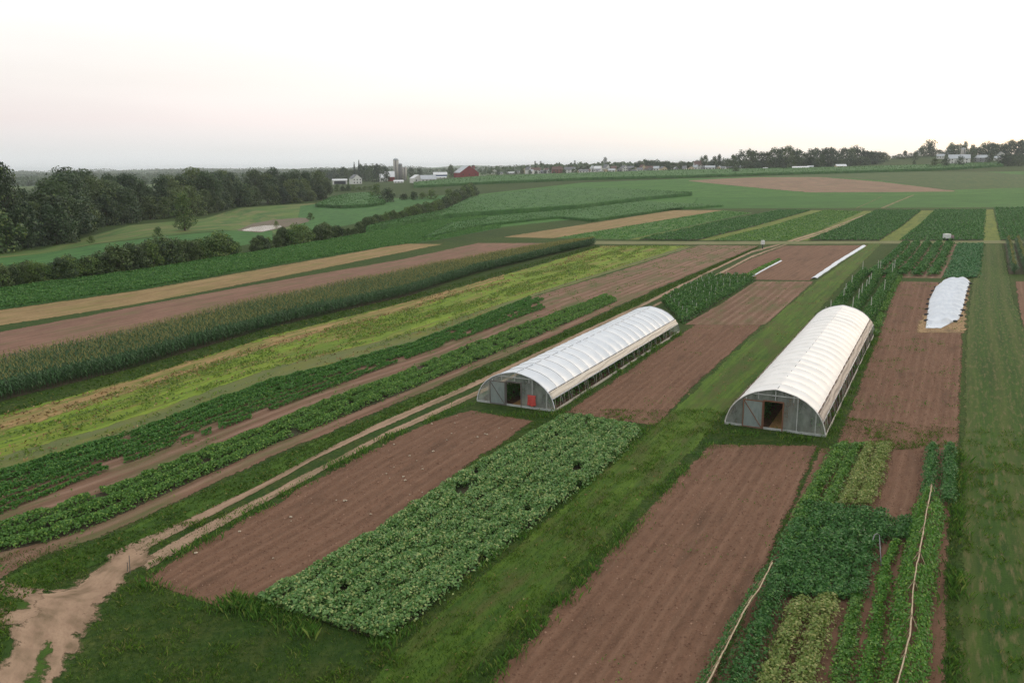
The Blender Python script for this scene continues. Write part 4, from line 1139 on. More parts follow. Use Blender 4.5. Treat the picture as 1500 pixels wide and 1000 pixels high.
# the red cloth hung by the doorway
_, org, right, d, W, L, rz = H1
mbv = []; nx, nz_n = 12, 14
pc = org + right * (.22 * W) - d * .10
rt = empty('red_cloth', (pc[0], pc[1], 0.0), rz, 'red cloth hanging on the end wall beside the open doorway', 'cloth')
X, Z = np.meshgrid(np.linspace(-.42, .42, nx), np.linspace(.30, 1.34, nz_n), indexing='ij')
Yv = -.05 - .04 * np.sin(X * 14 + Z * 2) * (1.5 - Z) - .03 * vnoise(X * 4, Z * 4, 3)
V = np.stack([X * (1 + .06 * np.sin(Z * 5)), Yv, Z - .05 * np.cos(X * 9) * (1.4 - Z)], -1).reshape(-1, 3)
i = np.arange(nx - 1)[:, None] * nz_n + np.arange(nz_n - 1)[None]
Q = np.stack([i, i + nz_n, i + nz_n + 1, i + 1], -1).reshape(-1, 4)
o = np_mesh('cloth', V, Q, M_red, smooth=True, parent=rt)
sm = o.modifiers.new('thick', 'SOLIDIFY'); sm.thickness = .02
MB().tube([(-.47, -.05, 1.35), (.47, -.05, 1.35)], .02, 6).build('hanging_bar', M_grey, rt)

# ------------------------------------------------------------------ white row covers
M_fleece = plain_mat('white_fleece', S(232, 236, 240), S(212, 218, 226), .75, .2, 1.5, trans=.05, bump=.35)
M_bag = plain_mat('dark_bag', S(52, 54, 56), S(38, 40, 42), .8, .2, 6, bump=.4)


def row_cover():
    Le = edge([(1356, 481), (1357, 470), (1359, 455), (1361, 440), (1369, 424), (1381, 413)]); Re = edge([(1378, 481), (1386, 477), (1405, 468), (1411, 450), (1415, 432), (1421, 413)])
    q = Patch(Le, Re, world=True)
    n, m = 200, 40
    U, Vv = np.meshgrid(np.linspace(0, 1, n), np.linspace(0, 1, m), indexing='ij')
    s = U * q.lu
    x, y = q.at(U, Vv)
    ribs = 1 - np.abs(np.sin(math.pi * (s / 4.6 + .12 * np.sin(Vv * 5) + .25 * vnoise(s * .25, Vv * 2, 8)))) ** 1.0
    hump = np.sin(math.pi * np.clip(Vv, 0, 1)) ** .55 * (1 - .28 * np.exp(-((Vv - .55) / .13) ** 2))
    hend = sst(0, .10, U) * sst(0, .035, 1 - U) * (.75 + .25 * sst(0, .2, U))
    z = ground(x, y) + .05 + hump * hend * (.22 + 1.15 * ribs) * (.75 + .45 * vnoise(s * .35, Vv * 1.5, 12)) + .06 * vnoise(s * 2, Vv * 9, 9) * hump
    V = np.stack([x, y, z], -1).reshape(-1, 3)
    i = np.arange(n - 1)[:, None] * m + np.arange(m - 1)[None]
    Q = np.stack([i, i + 1, i + m + 1, i + m], -1).reshape(-1, 4)
    o = np_mesh('row_cover', V, Q, M_fleece, smooth=True)
    tag(o, 'big rumpled white sheet draped over low hoops on the bare plot', 'row cover')
    sm = o.modifiers.new('thick', 'SOLIDIFY'); sm.thickness = .02
    mbg = None
    for side in (0, 1):
        for k in range(9):
            u = .12 + .82 * k / 8
            v = -.01 if side == 0 else 1.01
            bx, by = q.at(np.array([u]), np.array([v])); bx, by = float(bx[0]), float(by[0])
            ob = make_bag() if mbg is None else link('sandbag', mbg)
            mbg = ob.data
            ob.location = (bx, by, .07); ob.rotation_euler = (0, 0, rng.random() * .6 + .2)
            tag(ob, 'dark sandbag weighing down the white sheet, on its %s side' % ('bare soil' if side == 0 else 'worn track'), 'sandbag', 'dark sandbags along the %s side of the white sheet' % ('soil' if side == 0 else 'track'))
    P_st = Patch([(1338, 488), (1344, 470), (1356, 455), (1358, 440), (1370, 416), (1386, 410)], [(1416, 488), (1417, 460), (1419, 440), (1422, 416), (1424, 410)])
    sheet('straw_mulch', P_st, M_mulch, 'dry straw spread under and around the rumpled white sheet', 'straw', .03, .5, .3, kind='stuff')


def make_bag():
    n, k = 9, 10
    V = []; 
    for i in range(n):
        t = -1 + 2 * i / (n - 1); r = math.sqrt(max(0, 1 - abs(t) ** 2.6)) * .2 + .02
        for j in range(k):
            a = 2 * math.pi * j / k
            V.append((t * .52, math.cos(a) * r * 1.3, math.sin(a) * r * .9))
    mb = MB(); fs = []
    for i in range(n - 1):
        for j in range(k): fs.append((i * k + j, i * k + (j + 1) % k, (i + 1) * k + (j + 1) % k, (i + 1) * k + j))
    mb.add(V, fs)
    return mb.build('sandbag', M_bag, None, True)


row_cover()


def thin_cover(L, R, hgt, label):
    q = Patch(L, R)
    n, m = 90, 10
    U, Vv = np.meshgrid(np.linspace(0, 1, n), np.linspace(0, 1, m), indexing='ij')
    V2 = Vv + .12 * (vnoise(U * q.lu * .4, Vv * 0 + 3, 4) - .5)
    x, y = q.at(U, V2)
    z = ground(x, y) + .06 + hgt * np.sin(math.pi * Vv) * (.7 + .5 * vnoise(U * q.lu * .7, Vv * 3, 6))
    i = np.arange(n - 1)[:, None] * m + np.arange(m - 1)[None]
    Q = np.stack([i, i + 1, i + m + 1, i + m], -1).reshape(-1, 4)
    o = np_mesh('row_cover', np.stack([x, y, z], -1).reshape(-1, 3), Q, M_fleece, smooth=True)
    sm = o.modifiers.new('thick', 'SOLIDIFY'); sm.thickness = .015
    return tag(o, label, 'row cover')


thin_cover([(1187, 409), (1225, 383), (1262, 360.5)], [(1197, 408), (1233, 383), (1269, 360.5)], .25, 'long narrow white cover lying along the mown lane')
thin_cover([(1099, 406), (1122, 393), (1142, 382.5)], [(1103, 405.5), (1125, 393), (1146, 382.5)], .15, 'short thin white cover beside a thin green row')
vrow([(1090, 404), (1115, 391), (1140, 380)], [(1099, 405), (1122, 392), (1144, 381)], L_vine, 'thin green row lying beside the short white cover', dens=40, leaf=.3, H=.4)

# ------------------------------------------------------------------ staked rows
M_stake = plain_mat('pale_stake', S(210, 210, 200), S(180, 178, 168), .8, .2, 4)


def staked_row(L, R, H, stakes, label, group, sh, mat, dens=60, leaf=.26, sr=.035):
    q = Patch(L, R)
    bx, by = q.at(np.array([0.0]), np.array([.5]))
    org_ = (float(bx[0]), float(by[0]), 0)
    root = empty('staked_row', org_, 0, label, 'crop row', group)
    V = crop_leaves(q, rows=1, H=H, hw=q.lv * .55, dens=dens, leaf=leaf, plant=.9, tilt=1.0, rag=.5)
    quads_obj('foliage', V - np.array(org_), mat, root)
    for u in stakes:
        x, y = q.at(np.array([u]), np.array([.5 + rng.normal() * .08])); x, y = float(x[0]) - org_[0], float(y[0]) - org_[1]
        h = sh * (.9 + .2 * rng.random())
        MB().tube([(x, y, -.05), (x + rng.normal() * .04, y + rng.normal() * .04, h)], sr, 5).build('stake', M_stake, root)
    return root


for k, (l0, l1, st, lb) in enumerate([((1208, 478), (1266, 400), (.02, .1, .32, .42, .6, .95), 'nearest the mown lane'), ((1237, 482), (1288, 400), (.15, .3, .4, .5, .58, .66, .95, .99), 'the middle one'), ((1262, 484), (1311, 400), (.18, .5, .86, .97), 'nearest the bare plot')]):
    staked_row([(l0[0] - 9, l0[1]), (l1[0] - 6, l1[1])], [(l0[0] + 9, l0[1]), (l1[0] + 6, l1[1])], 1.6, st, 'tall staked green row behind the cream hoop house, %s' % lb, 'tall staked rows behind the cream hoop house', 2.8, L_tomato, 90, .26, .055)
vrow([(1272, 492), (1296, 440), (1316, 404)], [(1286, 492), (1306, 440), (1322, 404)], L_bean, 'low green row between the staked rows and the bare plot', dens=60, leaf=.22, H=.5, gap=.25)
P_sb = Patch([(968, 441), (1040, 407)], [(1000, 476), (1108, 409)])
sheet('crop_floor', P_sb, M_under, 'shaded soil under the block of white stakes', 'soil', .034, .6, .2)
for k in range(6):
    f0, f1 = (k + .06) / 6, (k + .94) / 6
    pt = lambda f, e: (968 + 32 * f, 441 + 35 * f) if e == 0 else (1040 + 68 * f, 407 + 2 * f)
    nm = ['first', 'second', 'third', 'fourth', 'fifth', 'last'][k]
    staked_row([pt(f0, 0), pt(f0, 1)], [pt(f1, 0), pt(f1, 1)], 1.25, np.linspace(.06, .95, 9), '%s short staked row behind the bluish hoop house, counted from the track' % nm, 'short staked rows behind the bluish hoop house', 1.55, L_tomato, 60, .27, .032)

# ------------------------------------------------------------------ pole trellises with climbing beans
M_pole = plain_mat('pale_pole', S(196, 178, 150), S(160, 140, 114), .8, .2, 5, bump=.3)
M_string = plain_mat('string', S(176, 158, 126), S(146, 128, 98), .9, .1, 5)


def trellis(px, h, side, label, strings, mat, dens, spread, both):
    P = G([p[0] for p in px], [p[1] for p in px], h)
    base = (float(P[0, 0]), float(P[0, 1]), 0.0)
    root = empty('bean_trellis', base, 0, label, 'trellis', 'pole trellises in the corner plot')
    B0 = np.array(base)
    R, Ln = resample(P, 60)
    pts = R - B0; pts[:, 2] = h
    jit = np.cumsum(rng.normal(size=(60, 3)) * .012, 0); jit -= np.linspace(0, 1, 60)[:, None] * jit[-1]
    pts = pts + jit
    cut = [0, 17, 38, 59]
    for a, b in zip(cut[:-1], cut[1:]):                     # three poles lashed end to end
        seg = pts[a:min(b + 3, 60)].copy(); seg[-1, 2] += .06
        MB().tube([tuple(p) for p in seg], list(np.linspace(.038, .026, len(seg))), 6).build('ridge_pole', M_pole, root, True)
    d = norm((pts[-1] - pts[0])[None])[0]; rt_ = np.array([d[1], -d[0], 0])
    for k in range(0, 60, 8):
        for s in (1, -1) if both else (side,):
            p = pts[k]; f = p + rt_ * s * spread + d * rng.normal() * .1; f[2] = 0
            MB().tube([tuple(f), tuple(p + np.array([0, 0, .12]))], .022, 5).build('support_pole', M_pole, root)
    for k in range(strings):
        t_ = rng.random(); p = np.array([np.interp(t_, np.linspace(0, 1, 60), pts[:, j]) for j in range(3)])
        f = p + rt_ * side * spread * (.6 + .4 * rng.random()) + d * rng.normal() * .05; f[2] = .05
        MB().tube([tuple(p), tuple(f)], .013, 3).build('string', M_string, root)
    n = int(dens * Ln)
    t_ = rng.random(n); s = np.where(rng.random(n) < .5, 1, -1) if both else np.full(n, side)
    hh = rng.random(n) ** .75 * h * (.62 + .5 * vnoise(t_ * Ln * 1.1, s * 3.3, 71))
    hh = np.minimum(hh, h - .04)
    P0 = np.stack([np.interp(t_, np.linspace(0, 1, 60), pts[:, j]) for j in range(3)], -1)
    off = spread * (1 - hh / h) + rng.normal(size=n) * .10 + .08
    X = P0 + rt_ * (s * off)[:, None]; X[:, 2] = hh
    N = rt_ * (s * 1.0)[:, None] + np.array([0, 0, .75]) + rng.normal(size=(n, 3)) * .6
    sz = .15 * (.6 + .8 * rng.random(n))
    quads_obj('vine', leaf_quads(X, N, sz, sz * .7), mat, root)


trellis([(1365, 711), (1356, 770), (1343, 845), (1339, 880), (1336, 930), (1318, 990), (1300, 1060)], 1.75, 1, 'bean trellis with a crooked ridge pole, thick with bright vines', 20, L_vine, 520, .85, True)
trellis([(1131, 823), (1113, 860), (1091, 892), (1066, 945), (1037, 1002), (1000, 1070)], 1.75, 1, 'bean trellis with bare strings beside the broad bare soil', 60, L_deep, 110, .95, False)
M_pvc = plain_mat('pale_pipe', S(150, 146, 150), S(120, 116, 120), .5, .4, 5)
q0, q1, q2, q3 = G1(1272, 812), G1(1281, 783, .9), G1(1288, 783, .9), G1(1291, 830)
o = MB().tube([q0, q0 * .35 + q1 * .65, q1, (q1 + q2) / 2 + np.array([0, 0, .08]), q2, q3 * .45 + q2 * .55, q3], .03, 6).build('bent_hoop', M_pvc, None, True)
tag(o, 'single bare bent hoop standing among the thin green rows', 'hoop')

# ------------------------------------------------------------------ small things about the plots
M_white = plain_mat('white_paint', S(226, 228, 226), S(206, 208, 206), .6, .3, 3)
M_dark = plain_mat('dark_grey', S(60, 64, 70), S(44, 46, 50), .7, .3, 3)
M_tyre = plain_mat('black_rubber', S(34, 34, 34), S(26, 26, 26), .85, .2, 5)
p = G1(1117, 364.5)
rt = empty('box_on_post', tuple(p), .3, 'white box on a dark post standing beside the dirt track', 'post box')
MB().tube([(0, 0, -.1), (0, 0, 1.2)], [.16, .13], 8).build('post', M_dark, rt)
mb = MB(); mb.box((0, 0, 1.65), (.85, .6, .9)); b = mb.build('box', M_white, rt)
mb = MB(); mb.box((-.25, 0, 2.2), (.22, .5, .2)); mb.box((.25, 0, 2.2), (.22, .5, .2)); mb.build('cap', M_white, b)
p = G1(1388, 352)
rt = empty('farm_cart', tuple(p), .15, 'little white cart parked at the edge of a dark green block', 'cart')
mb = MB(); mb.box((-.35, 0, 1.25), (1.6, 1.4, 1.3)); mb.build('box', M_white, rt)
mb = MB(); mb.box((1.0, 0, 1.0), (1.05, 1.3, .9)); mb.build('tray', plain_mat('faded_pink', S(150, 130, 130), S(130, 112, 112)), rt)
mb = MB(); mb.box((.2, 0, .5), (2.8, 1.0, .12)); mb.build('chassis', M_dark, rt)
for sx in (-.7, .9):
    for sy in (-.6, .6):
        MB().tube([(sx, sy - .1, .35), (sx, sy + .1, .35)], .35, 12).build('wheel', M_tyre, rt)
a, b_ = G1(188, 831), G1(191, 840)
for k, q in enumerate((G1(186.5, 838), G1(190.5, 840))):
    o = MB().tube([tuple(q - np.array([0, 0, .1])), tuple(q + np.array([.05, .03, 1.1 if k else .6]))], .022, 6).build('marker_stake', M_grey, None)
    tag(o, ['short thin stake beside a taller one in the trodden dirt', 'taller of two thin stakes standing in the trodden dirt'][k], 'stake', 'thin stakes in the trodden dirt')
M_stone = plain_mat('pale_stone', S(196, 182, 160), S(164, 148, 128), .9, .2, 4)
stone_me = None
pq = P_soilA
for k in range(34):
    u, v = rng.random(), rng.random()
    x, y = pq.at(np.array([.06 + .9 * u]), np.array([.05 + .9 * v]))
    if stone_me is None:
        mb = MB(); vs, fs = [], []
        for i_ in range(5):
            for j in range(7):
                th = math.pi * i_ / 4; a = 2 * math.pi * j / 7
                r = .08 * (1 + .25 * math.sin(3 * a + i_ * 2))
                vs.append((r * math.sin(th) * math.cos(a) * 1.3, r * math.sin(th) * math.sin(a), r * math.cos(th) * .7))
        for i_ in range(4):
            for j in range(7): fs.append((i_ * 7 + j, (i_ + 1) * 7 + j, (i_ + 1) * 7 + (j + 1) % 7, i_ * 7 + (j + 1) % 7))
        o = mb.add(vs, fs).build('field_stone', M_stone); stone_me = o.data
    else: o = link('field_stone', stone_me)
    o.location = (float(x[0]), float(y[0]), .07); o.rotation_euler = (0, 0, rng.random() * 6); s = .5 + .7 * rng.random(); o.scale = (s, s, s)
    tag(o, 'small pale stone lying on the bare plot beside the dirt track', 'stone', 'pale stones on the bare plot beside the track')


# ------------------------------------------------------------------ trees
L_tree = [leaf_mat('crown_leaf', S(38, 64, 40), S(58, 86, 50), S(84, 106, 56), .12, trans=.15, vary=.65),
          leaf_mat('crown_leaf', S(44, 68, 40), S(66, 92, 50), S(94, 112, 58), .14, trans=.15, vary=.65),
          leaf_mat('crown_leaf', S(34, 58, 38), S(52, 80, 48), S(78, 100, 54), .10, trans=.15, vary=.65),
          leaf_mat('crown_leaf', S(50, 76, 40), S(74, 102, 50), S(106, 122, 60), .16, trans=.15, vary=.65)]
L_hedge = leaf_mat('hedge_leaf', S(52, 86, 40), S(78, 112, 50), S(114, 134, 60), .16, trans=.15, vary=.45)
L_conifer = leaf_mat('needle', S(28, 48, 38), S(40, 62, 44), None, trans=.05)
M_bark = plain_mat('bark', S(84, 72, 60), S(58, 50, 42), .9, .1, 3, (1, 1, .3), bump=.5)


def crown_quads(lobes, n, leaf, gap=.35, seed=0, inner=.55):
    """leaf faces spread through a set of lobes (centre, radii)"""
    lobes = [(np.array(c, float), np.array(r, float)) for c, r in lobes]
    wgt = np.array([r[0] * r[1] + r[0] * r[2] for _, r in lobes]); wgt = wgt / wgt.sum()
    k = rng.choice(len(lobes), n, p=wgt)
    C = np.array([c for c, _ in lobes])[k]; R = np.array([r for _, r in lobes])[k]
    dvec = norm(rng.normal(size=(n, 3)))
    rad = inner + (1.06 - inner) * rng.random(n) ** .5
    bump = .8 + .4 * vnoise(dvec[:, 0] * 2.6 + k * 3.7 + dvec[:, 2] * 1.3, dvec[:, 1] * 2.6 + dvec[:, 2] * 2.1, seed)
    P = C + dvec * R * (rad * bump)[:, None]
    g = vnoise(P[:, 0] * .9 / leaf * .55 + 9, P[:, 1] * .9 / leaf * .5 + P[:, 2] * 1.1 / leaf * .5, seed + 3)
    P, dvec = P[g > gap], dvec[g > gap]
    N = dvec + rng.normal(size=dvec.shape) * .75 + np.array([0, 0, .35])
    sz = leaf * (.6 + .8 * rng.random(len(P)))
    return leaf_quads(P, N, sz, sz * .75)


def broad_lobes(seed, Hc, Rw, nl=16, flat=1.0, low=.22):
    r = np.random.default_rng(seed); L = []
    for i in range(nl):
        zf = low + (1 - low) * (i + .5) / nl
        prof = math.sin(math.pi * min(1, (zf - low + .18) / (1.12 - low) * .98)) ** .6
        a = i * 2.4 + r.random() * .8
        rr = Rw * prof * (.35 + .35 * r.random())
        s = Rw * (.34 + .2 * r.random())
        L.append(((rr * math.cos(a), rr * math.sin(a), Hc * zf - s * .35), (s, s, s * .78 * flat)))
    L.append(((0, 0, Hc * .55), (Rw * .55, Rw * .55, Hc * .3)))
    L.append(((Rw * .1, 0, Hc * .82), (Rw * .4, Rw * .4, Hc * .16)))
    return L


TREES = []          # prototypes: (crown mesh, trunk mesh), height 20 m


def proto(seed, Hc, Rw, n, leaf, mat, nl=16, flat=1.0, low=.22, gap=.35):
    V = crown_quads(broad_lobes(seed, Hc, Rw, nl, flat, low), n, leaf, gap, seed)
    co = quads_obj('crown', V, mat); cm = co.data; bpy.data.objects.remove(co)
    r = np.random.default_rng(seed + 50)
    mb = MB()
    mb.tube([(0, 0, -.4), (.1, 0, Hc * .12), (.15, .1, Hc * .3), (.1, .1, Hc * .62)], [Hc * .026, Hc * .02, Hc * .015, Hc * .006], 8)
    for i in range(6):
        a = i * 1.05 + r.random(); z0 = Hc * (.2 + .06 * i); rr = Rw * (.55 + .25 * r.random())
        mb.tube([(.12, .05, z0), (rr * .5 * math.cos(a), rr * .5 * math.sin(a), z0 + Hc * .1), (rr * math.cos(a), rr * math.sin(a), z0 + Hc * .18)], [Hc * .009, Hc * .006, Hc * .002], 5)
    to = mb.build('trunk', M_bark); tm = to.data; bpy.data.objects.remove(to)
    return cm, tm, Hc, Rw


P_TALL = [proto(1, 20, 7.0, 9000, .60, L_tree[0], 15, 1, .30, .40), proto(2, 20, 6.2, 8000, .58, L_tree[2], 13, 1.0, .26, .40), proto(3, 20, 7.8, 9500, .62, L_tree[1], 16, .9, .34, .42), proto(4, 20, 6.6, 8000, .58, L_tree[3], 13, 1, .24, .40)]
P_LOW = [proto(5, 12, 6.0, 6500, .56, L_tree[1], 11, .95, .03, .36), proto(6, 12, 5.4, 6000, .54, L_tree[3], 10, 1, .03, .38), proto(8, 12, 6.4, 6500, .56, L_tree[2], 12, .9, .03, .36)]
P_LONE = proto(7, 20, 6.6, 8000, .6, leaf_mat('lone_leaf', S(66, 92, 44), S(92, 118, 54), S(118, 132, 64), .16, trans=.15), 15, 1, .16, .38)
P_FAR = [proto(11, 15, 6.2, 1500, .95, L_tree[0], 14, 1, .08, .3), proto(12, 15, 7.2, 1600, .95, L_tree[2], 16, .9, .06, .3), proto(13, 15, 5.4, 1400, .9, L_tree[1], 14, 1.1, .06, .3), proto(14, 15, 6.0, 1500, .9, L_tree[2], 12, 1, .05, .3)]
P_BUSH = [proto(21, 4.5, 2.9, 2600, .30, L_hedge, 9, .9, .02, .3), proto(22, 4.5, 2.6, 2400, .30, L_tree[1], 8, 1, .02, .3), proto(23, 4.5, 3.3, 2800, .30, L_hedge, 10, .85, .02, .3)]


def plant_tree(name, pr, loc, h, w=None, label='', cat='tree', group=None, trunk=True, sink=0.0):
    cm, tm, Hc, Rw = pr
    r = empty(name, (loc[0], loc[1], loc[2] - sink), rng.random() * 6.28, label, cat, group)
    sz = h / Hc; sx = sz if w is None else w / (2 * Rw)
    r.scale = (sx, sx, sz)
    link('crown', cm, r)
    if trunk: link('trunk', tm, r)
    return r


def by_px(px, pb, ptop):
    P = G1(px, pb); dp = depth(P)
    return P, (pb - ptop) * dp / F / math.cos(TH) * 1.0


# the dark wood on the left
base = [(-60, 378), (0, 366), (40, 364), (81, 358), (108, 338), (189, 325), (243, 320), (292, 315), (338, 304), (400, 300), (431, 297), (480, 292)]
topl = [(-60, 240), (0, 246), (14, 242), (26, 258), (34, 270), (60, 272), (80, 262), (92, 246), (120, 239), (146, 241), (160, 251), (200, 249), (230, 252), (256, 247), (290, 243), (310, 247), (340, 243), (360, 239), (390, 243), (420, 242), (455, 245), (484, 243)]
topf = lambda x: np.interp(x, [p[0] for p in topl], [p[1] for p in topl])
E0 = edge(base)
row_lab = ['front rank of the wood facing the pasture', 'second rank of the wood', 'rear rank of the wood against the sky']
for rank, (back, step) in enumerate([(4, 8.0), (17, 10.0), (34, 11.0)]):
    q, Ln = resample(E0, 300)
    nrm = norm(q[:, :2])
    k = int(Ln / step)
    for i in range(k):
        f = (i + .5 + rng.normal() * .25) / k
        s = np.linspace(0, 1, 300)
        x = np.interp(f, s, q[:, 0] + nrm[:, 0] * back) + rng.normal() * 2; y = np.interp(f, s, q[:, 1] + nrm[:, 1] * back) + rng.normal() * 2.5
        z = float(ground(x, y)); P = np.array([x, y, z])
        px, pb = proj(P)
        drop = [(16, 40), (5, 28), (1, 15)][rank]
        pt = topf(px) + rng.uniform(*drop)
        if rank == 0 and px < 90: pt = max(pt, 262 + rng.random() * 30)
        if 30 < px < 84: pt = max(pt, 268 + rng.random() * 8)
        h = (pb - pt) * depth(P) / F * 1.02
        if h < 5: h = 5 + 3 * rng.random()
        if rank == 0: h = min(h, 10 + 6 * rng.random())
        h = min(h, 29) * (.93 if rank else 1)
        pr = P_TALL[rng.integers(0, 4)] if rank else P_LOW[rng.integers(0, 3)]
        ww = min(max(h * .8, 11), 19) * (.7 + .5 * rng.random()) if rank else h * (.85 + .3 * rng.random())
        plant_tree('woodland_tree', pr, P, h, ww, 'broad leafy tree in the %s' % row_lab[rank], 'tree', 'trees in the %s' % row_lab[rank])
P, h = by_px(271, 338, 285)
plant_tree('lone_tree', P_LONE, P, h, h * .68, 'lone round tree standing in the pasture in front of the wood', 'tree')
for px, pb, pt, wpx, lb in [(64, 300, 258, 26, 'small dark tree in the gap of the wood')]:
    pass
P, h = by_px(11, 364, 243)
plant_tree('woodland_tree', P_TALL[2], P, h, 13, 'tall tree at the very left end of the wood, rising above its neighbours', 'tree')
# shrubs at the foot of the wood and by the pond
for px, pb, pt, lb in [(134, 356, 346, 'tiny shrub at the foot of the wood'), (232, 345, 333, 'brownish shrub left of the lone pasture tree'), (455, 322, 312, 'small bush at the end of the muddy bank'), (405, 331, 324, 'low bush touching the muddy bank')]:
    P, h = by_px(px, pb, pt)
    plant_tree('shrub', P_BUSH[0], P, h, h * 1.3, lb, 'shrub', trunk=True)

# hedge: one bush after another
hb = [(-30, 428), (0, 421), (60, 414), (135, 406), (190, 397), (243, 389), (324, 376), (342, 373)]
hb2 = [(366, 371), (405, 362), (480, 351), (512, 345), (536, 338), (570, 327), (620, 315), (650, 305), (680, 294), (691, 288)]
htop = [(-30, 396), (0, 388), (30, 384), (60, 388), (100, 377), (130, 381), (160, 370), (190, 360), (210, 366), (232, 352), (270, 357), (300, 354), (328, 344), (345, 352), (366, 360), (378, 348), (392, 352), (410, 338), (440, 329), (462, 336), (490, 326), (510, 336), (520, 330), (540, 319), (560, 316), (600, 306), (640, 296), (660, 287), (680, 277), (692, 272)]
hf = lambda x: np.interp(x, [p[0] for p in htop], [p[1] for p in htop])
for part, (ln, lab) in enumerate([(hb, 'in the dark near stretch of the hedge'), (hb2, 'in the hedge stretch climbing away past the pond'), (hb, 'in the dark near stretch of the hedge')]):
    q, Ln = resample(edge(ln), 300)
    f = 0.0
    while f < 1:
        i = int(f * 299); P = q[i].copy(); P[0] += rng.normal() * .6; P[1] += 1.4 + rng.uniform(-1.2, 2.4) + (2.0 if part == 2 else 0)
        px, pb = proj(P)
        pt = hf(px) + rng.uniform(-2, 9)
        h = float(np.clip((pb - pt) * depth(P) / F * 1.15, 2.0, 9.5))
        w_ = h * rng.uniform(.8, 1.5)
        plant_tree('hedge_bush', (P_BUSH + P_LOW[:1])[rng.integers(0, 4)], P, h, w_, 'leafy bush ' + lab, 'bush', 'bushes ' + lab)
        f += max(1.6, w_ * rng.uniform(.28, .5)) / Ln
# bushes in the green slope
for px, pb, pt, wd, lb in [(568, 296, 277, 30, 'largest dark round bush on the slope below the farm'), (552, 290, 270, 20, 'pale tall bush at the corner of the slope below the farm'), (592, 293, 284, 18, 'low bush right of the largest bush on the slope'), (606, 293, 281, 16, 'left bush of the middle trio on the slope'), (619, 292, 282, 16, 'middle bush of the middle trio on the slope'), (633, 292, 278, 20, 'right and tallest bush of the middle trio on the slope'), (657, 289, 277, 16, 'left bush near the far end of the hedge'), (670, 288, 279, 16, 'low bush near the far end of the hedge'), (683, 286, 272, 20, 'tallest bush at the far end of the hedge')]:
    P, h = by_px(px, pb, pt)
    plant_tree('bush', P_BUSH[rng.integers(0, 3)], P, h, wd * depth(P) / F, lb, 'bush')
for i, px in enumerate(range(494, 552, 8)):
    P, h = by_px(px, 281 - (px - 494) * .06, 271 + rng.uniform(-1, 3))
    plant_tree('low_bush', P_BUSH[rng.integers(0, 3)], P, h, 11 * depth(P) / F, 'low bush in the row below the white gabled farmhouse', 'bush', 'bushes in the row below the white farmhouse')

# ------------------------------------------------------------------ farm and village buildings
WALLS = {'white': plain_mat('white_siding', S(226, 226, 222), S(206, 206, 202), .8, .2, .8), 'cream': plain_mat('cream_siding', S(214, 200, 170), S(196, 182, 152), .8, .2, .8),
         'red': plain_mat('red_boards', S(142, 58, 56), S(118, 46, 46), .85, .2, .6, (4, 4, .5)), 'brick': plain_mat('brick', S(140, 98, 88), S(120, 82, 74), .9, .1, 1.5),
         'grey': plain_mat('grey_siding', S(150, 152, 152), S(130, 132, 132), .8, .2, .8), 'blue': plain_mat('blue_siding', S(88, 110, 150), S(74, 94, 130), .7, .3, .8)}
ROOFS = {'white': plain_mat('white_roof', S(220, 222, 222), S(200, 202, 204), .5, .4, .6), 'grey': plain_mat('grey_roof', S(128, 130, 132), S(104, 106, 110), .8, .2, .8), 'dark': plain_mat('dark_roof', S(86, 84, 86), S(68, 66, 70), .85, .2, .8),
         'brown': plain_mat('brown_roof', S(112, 92, 84), S(92, 74, 68), .85, .2, .8), 'pale': plain_mat('pale_metal', S(176, 182, 186), S(156, 162, 166), .45, .5, .5)}
M_glass = plain_mat('window_glass', S(48, 54, 62), S(36, 40, 46), .15, .6, 2)
M_conc = plain_mat('silo_concrete', S(186, 182, 174), S(160, 156, 148), .85, .2, .6, (1, 1, 3))
M_conc2 = plain_mat('weathered_concrete', S(140, 138, 136), S(112, 112, 112), .85, .2, .6, (1, 1, 3))


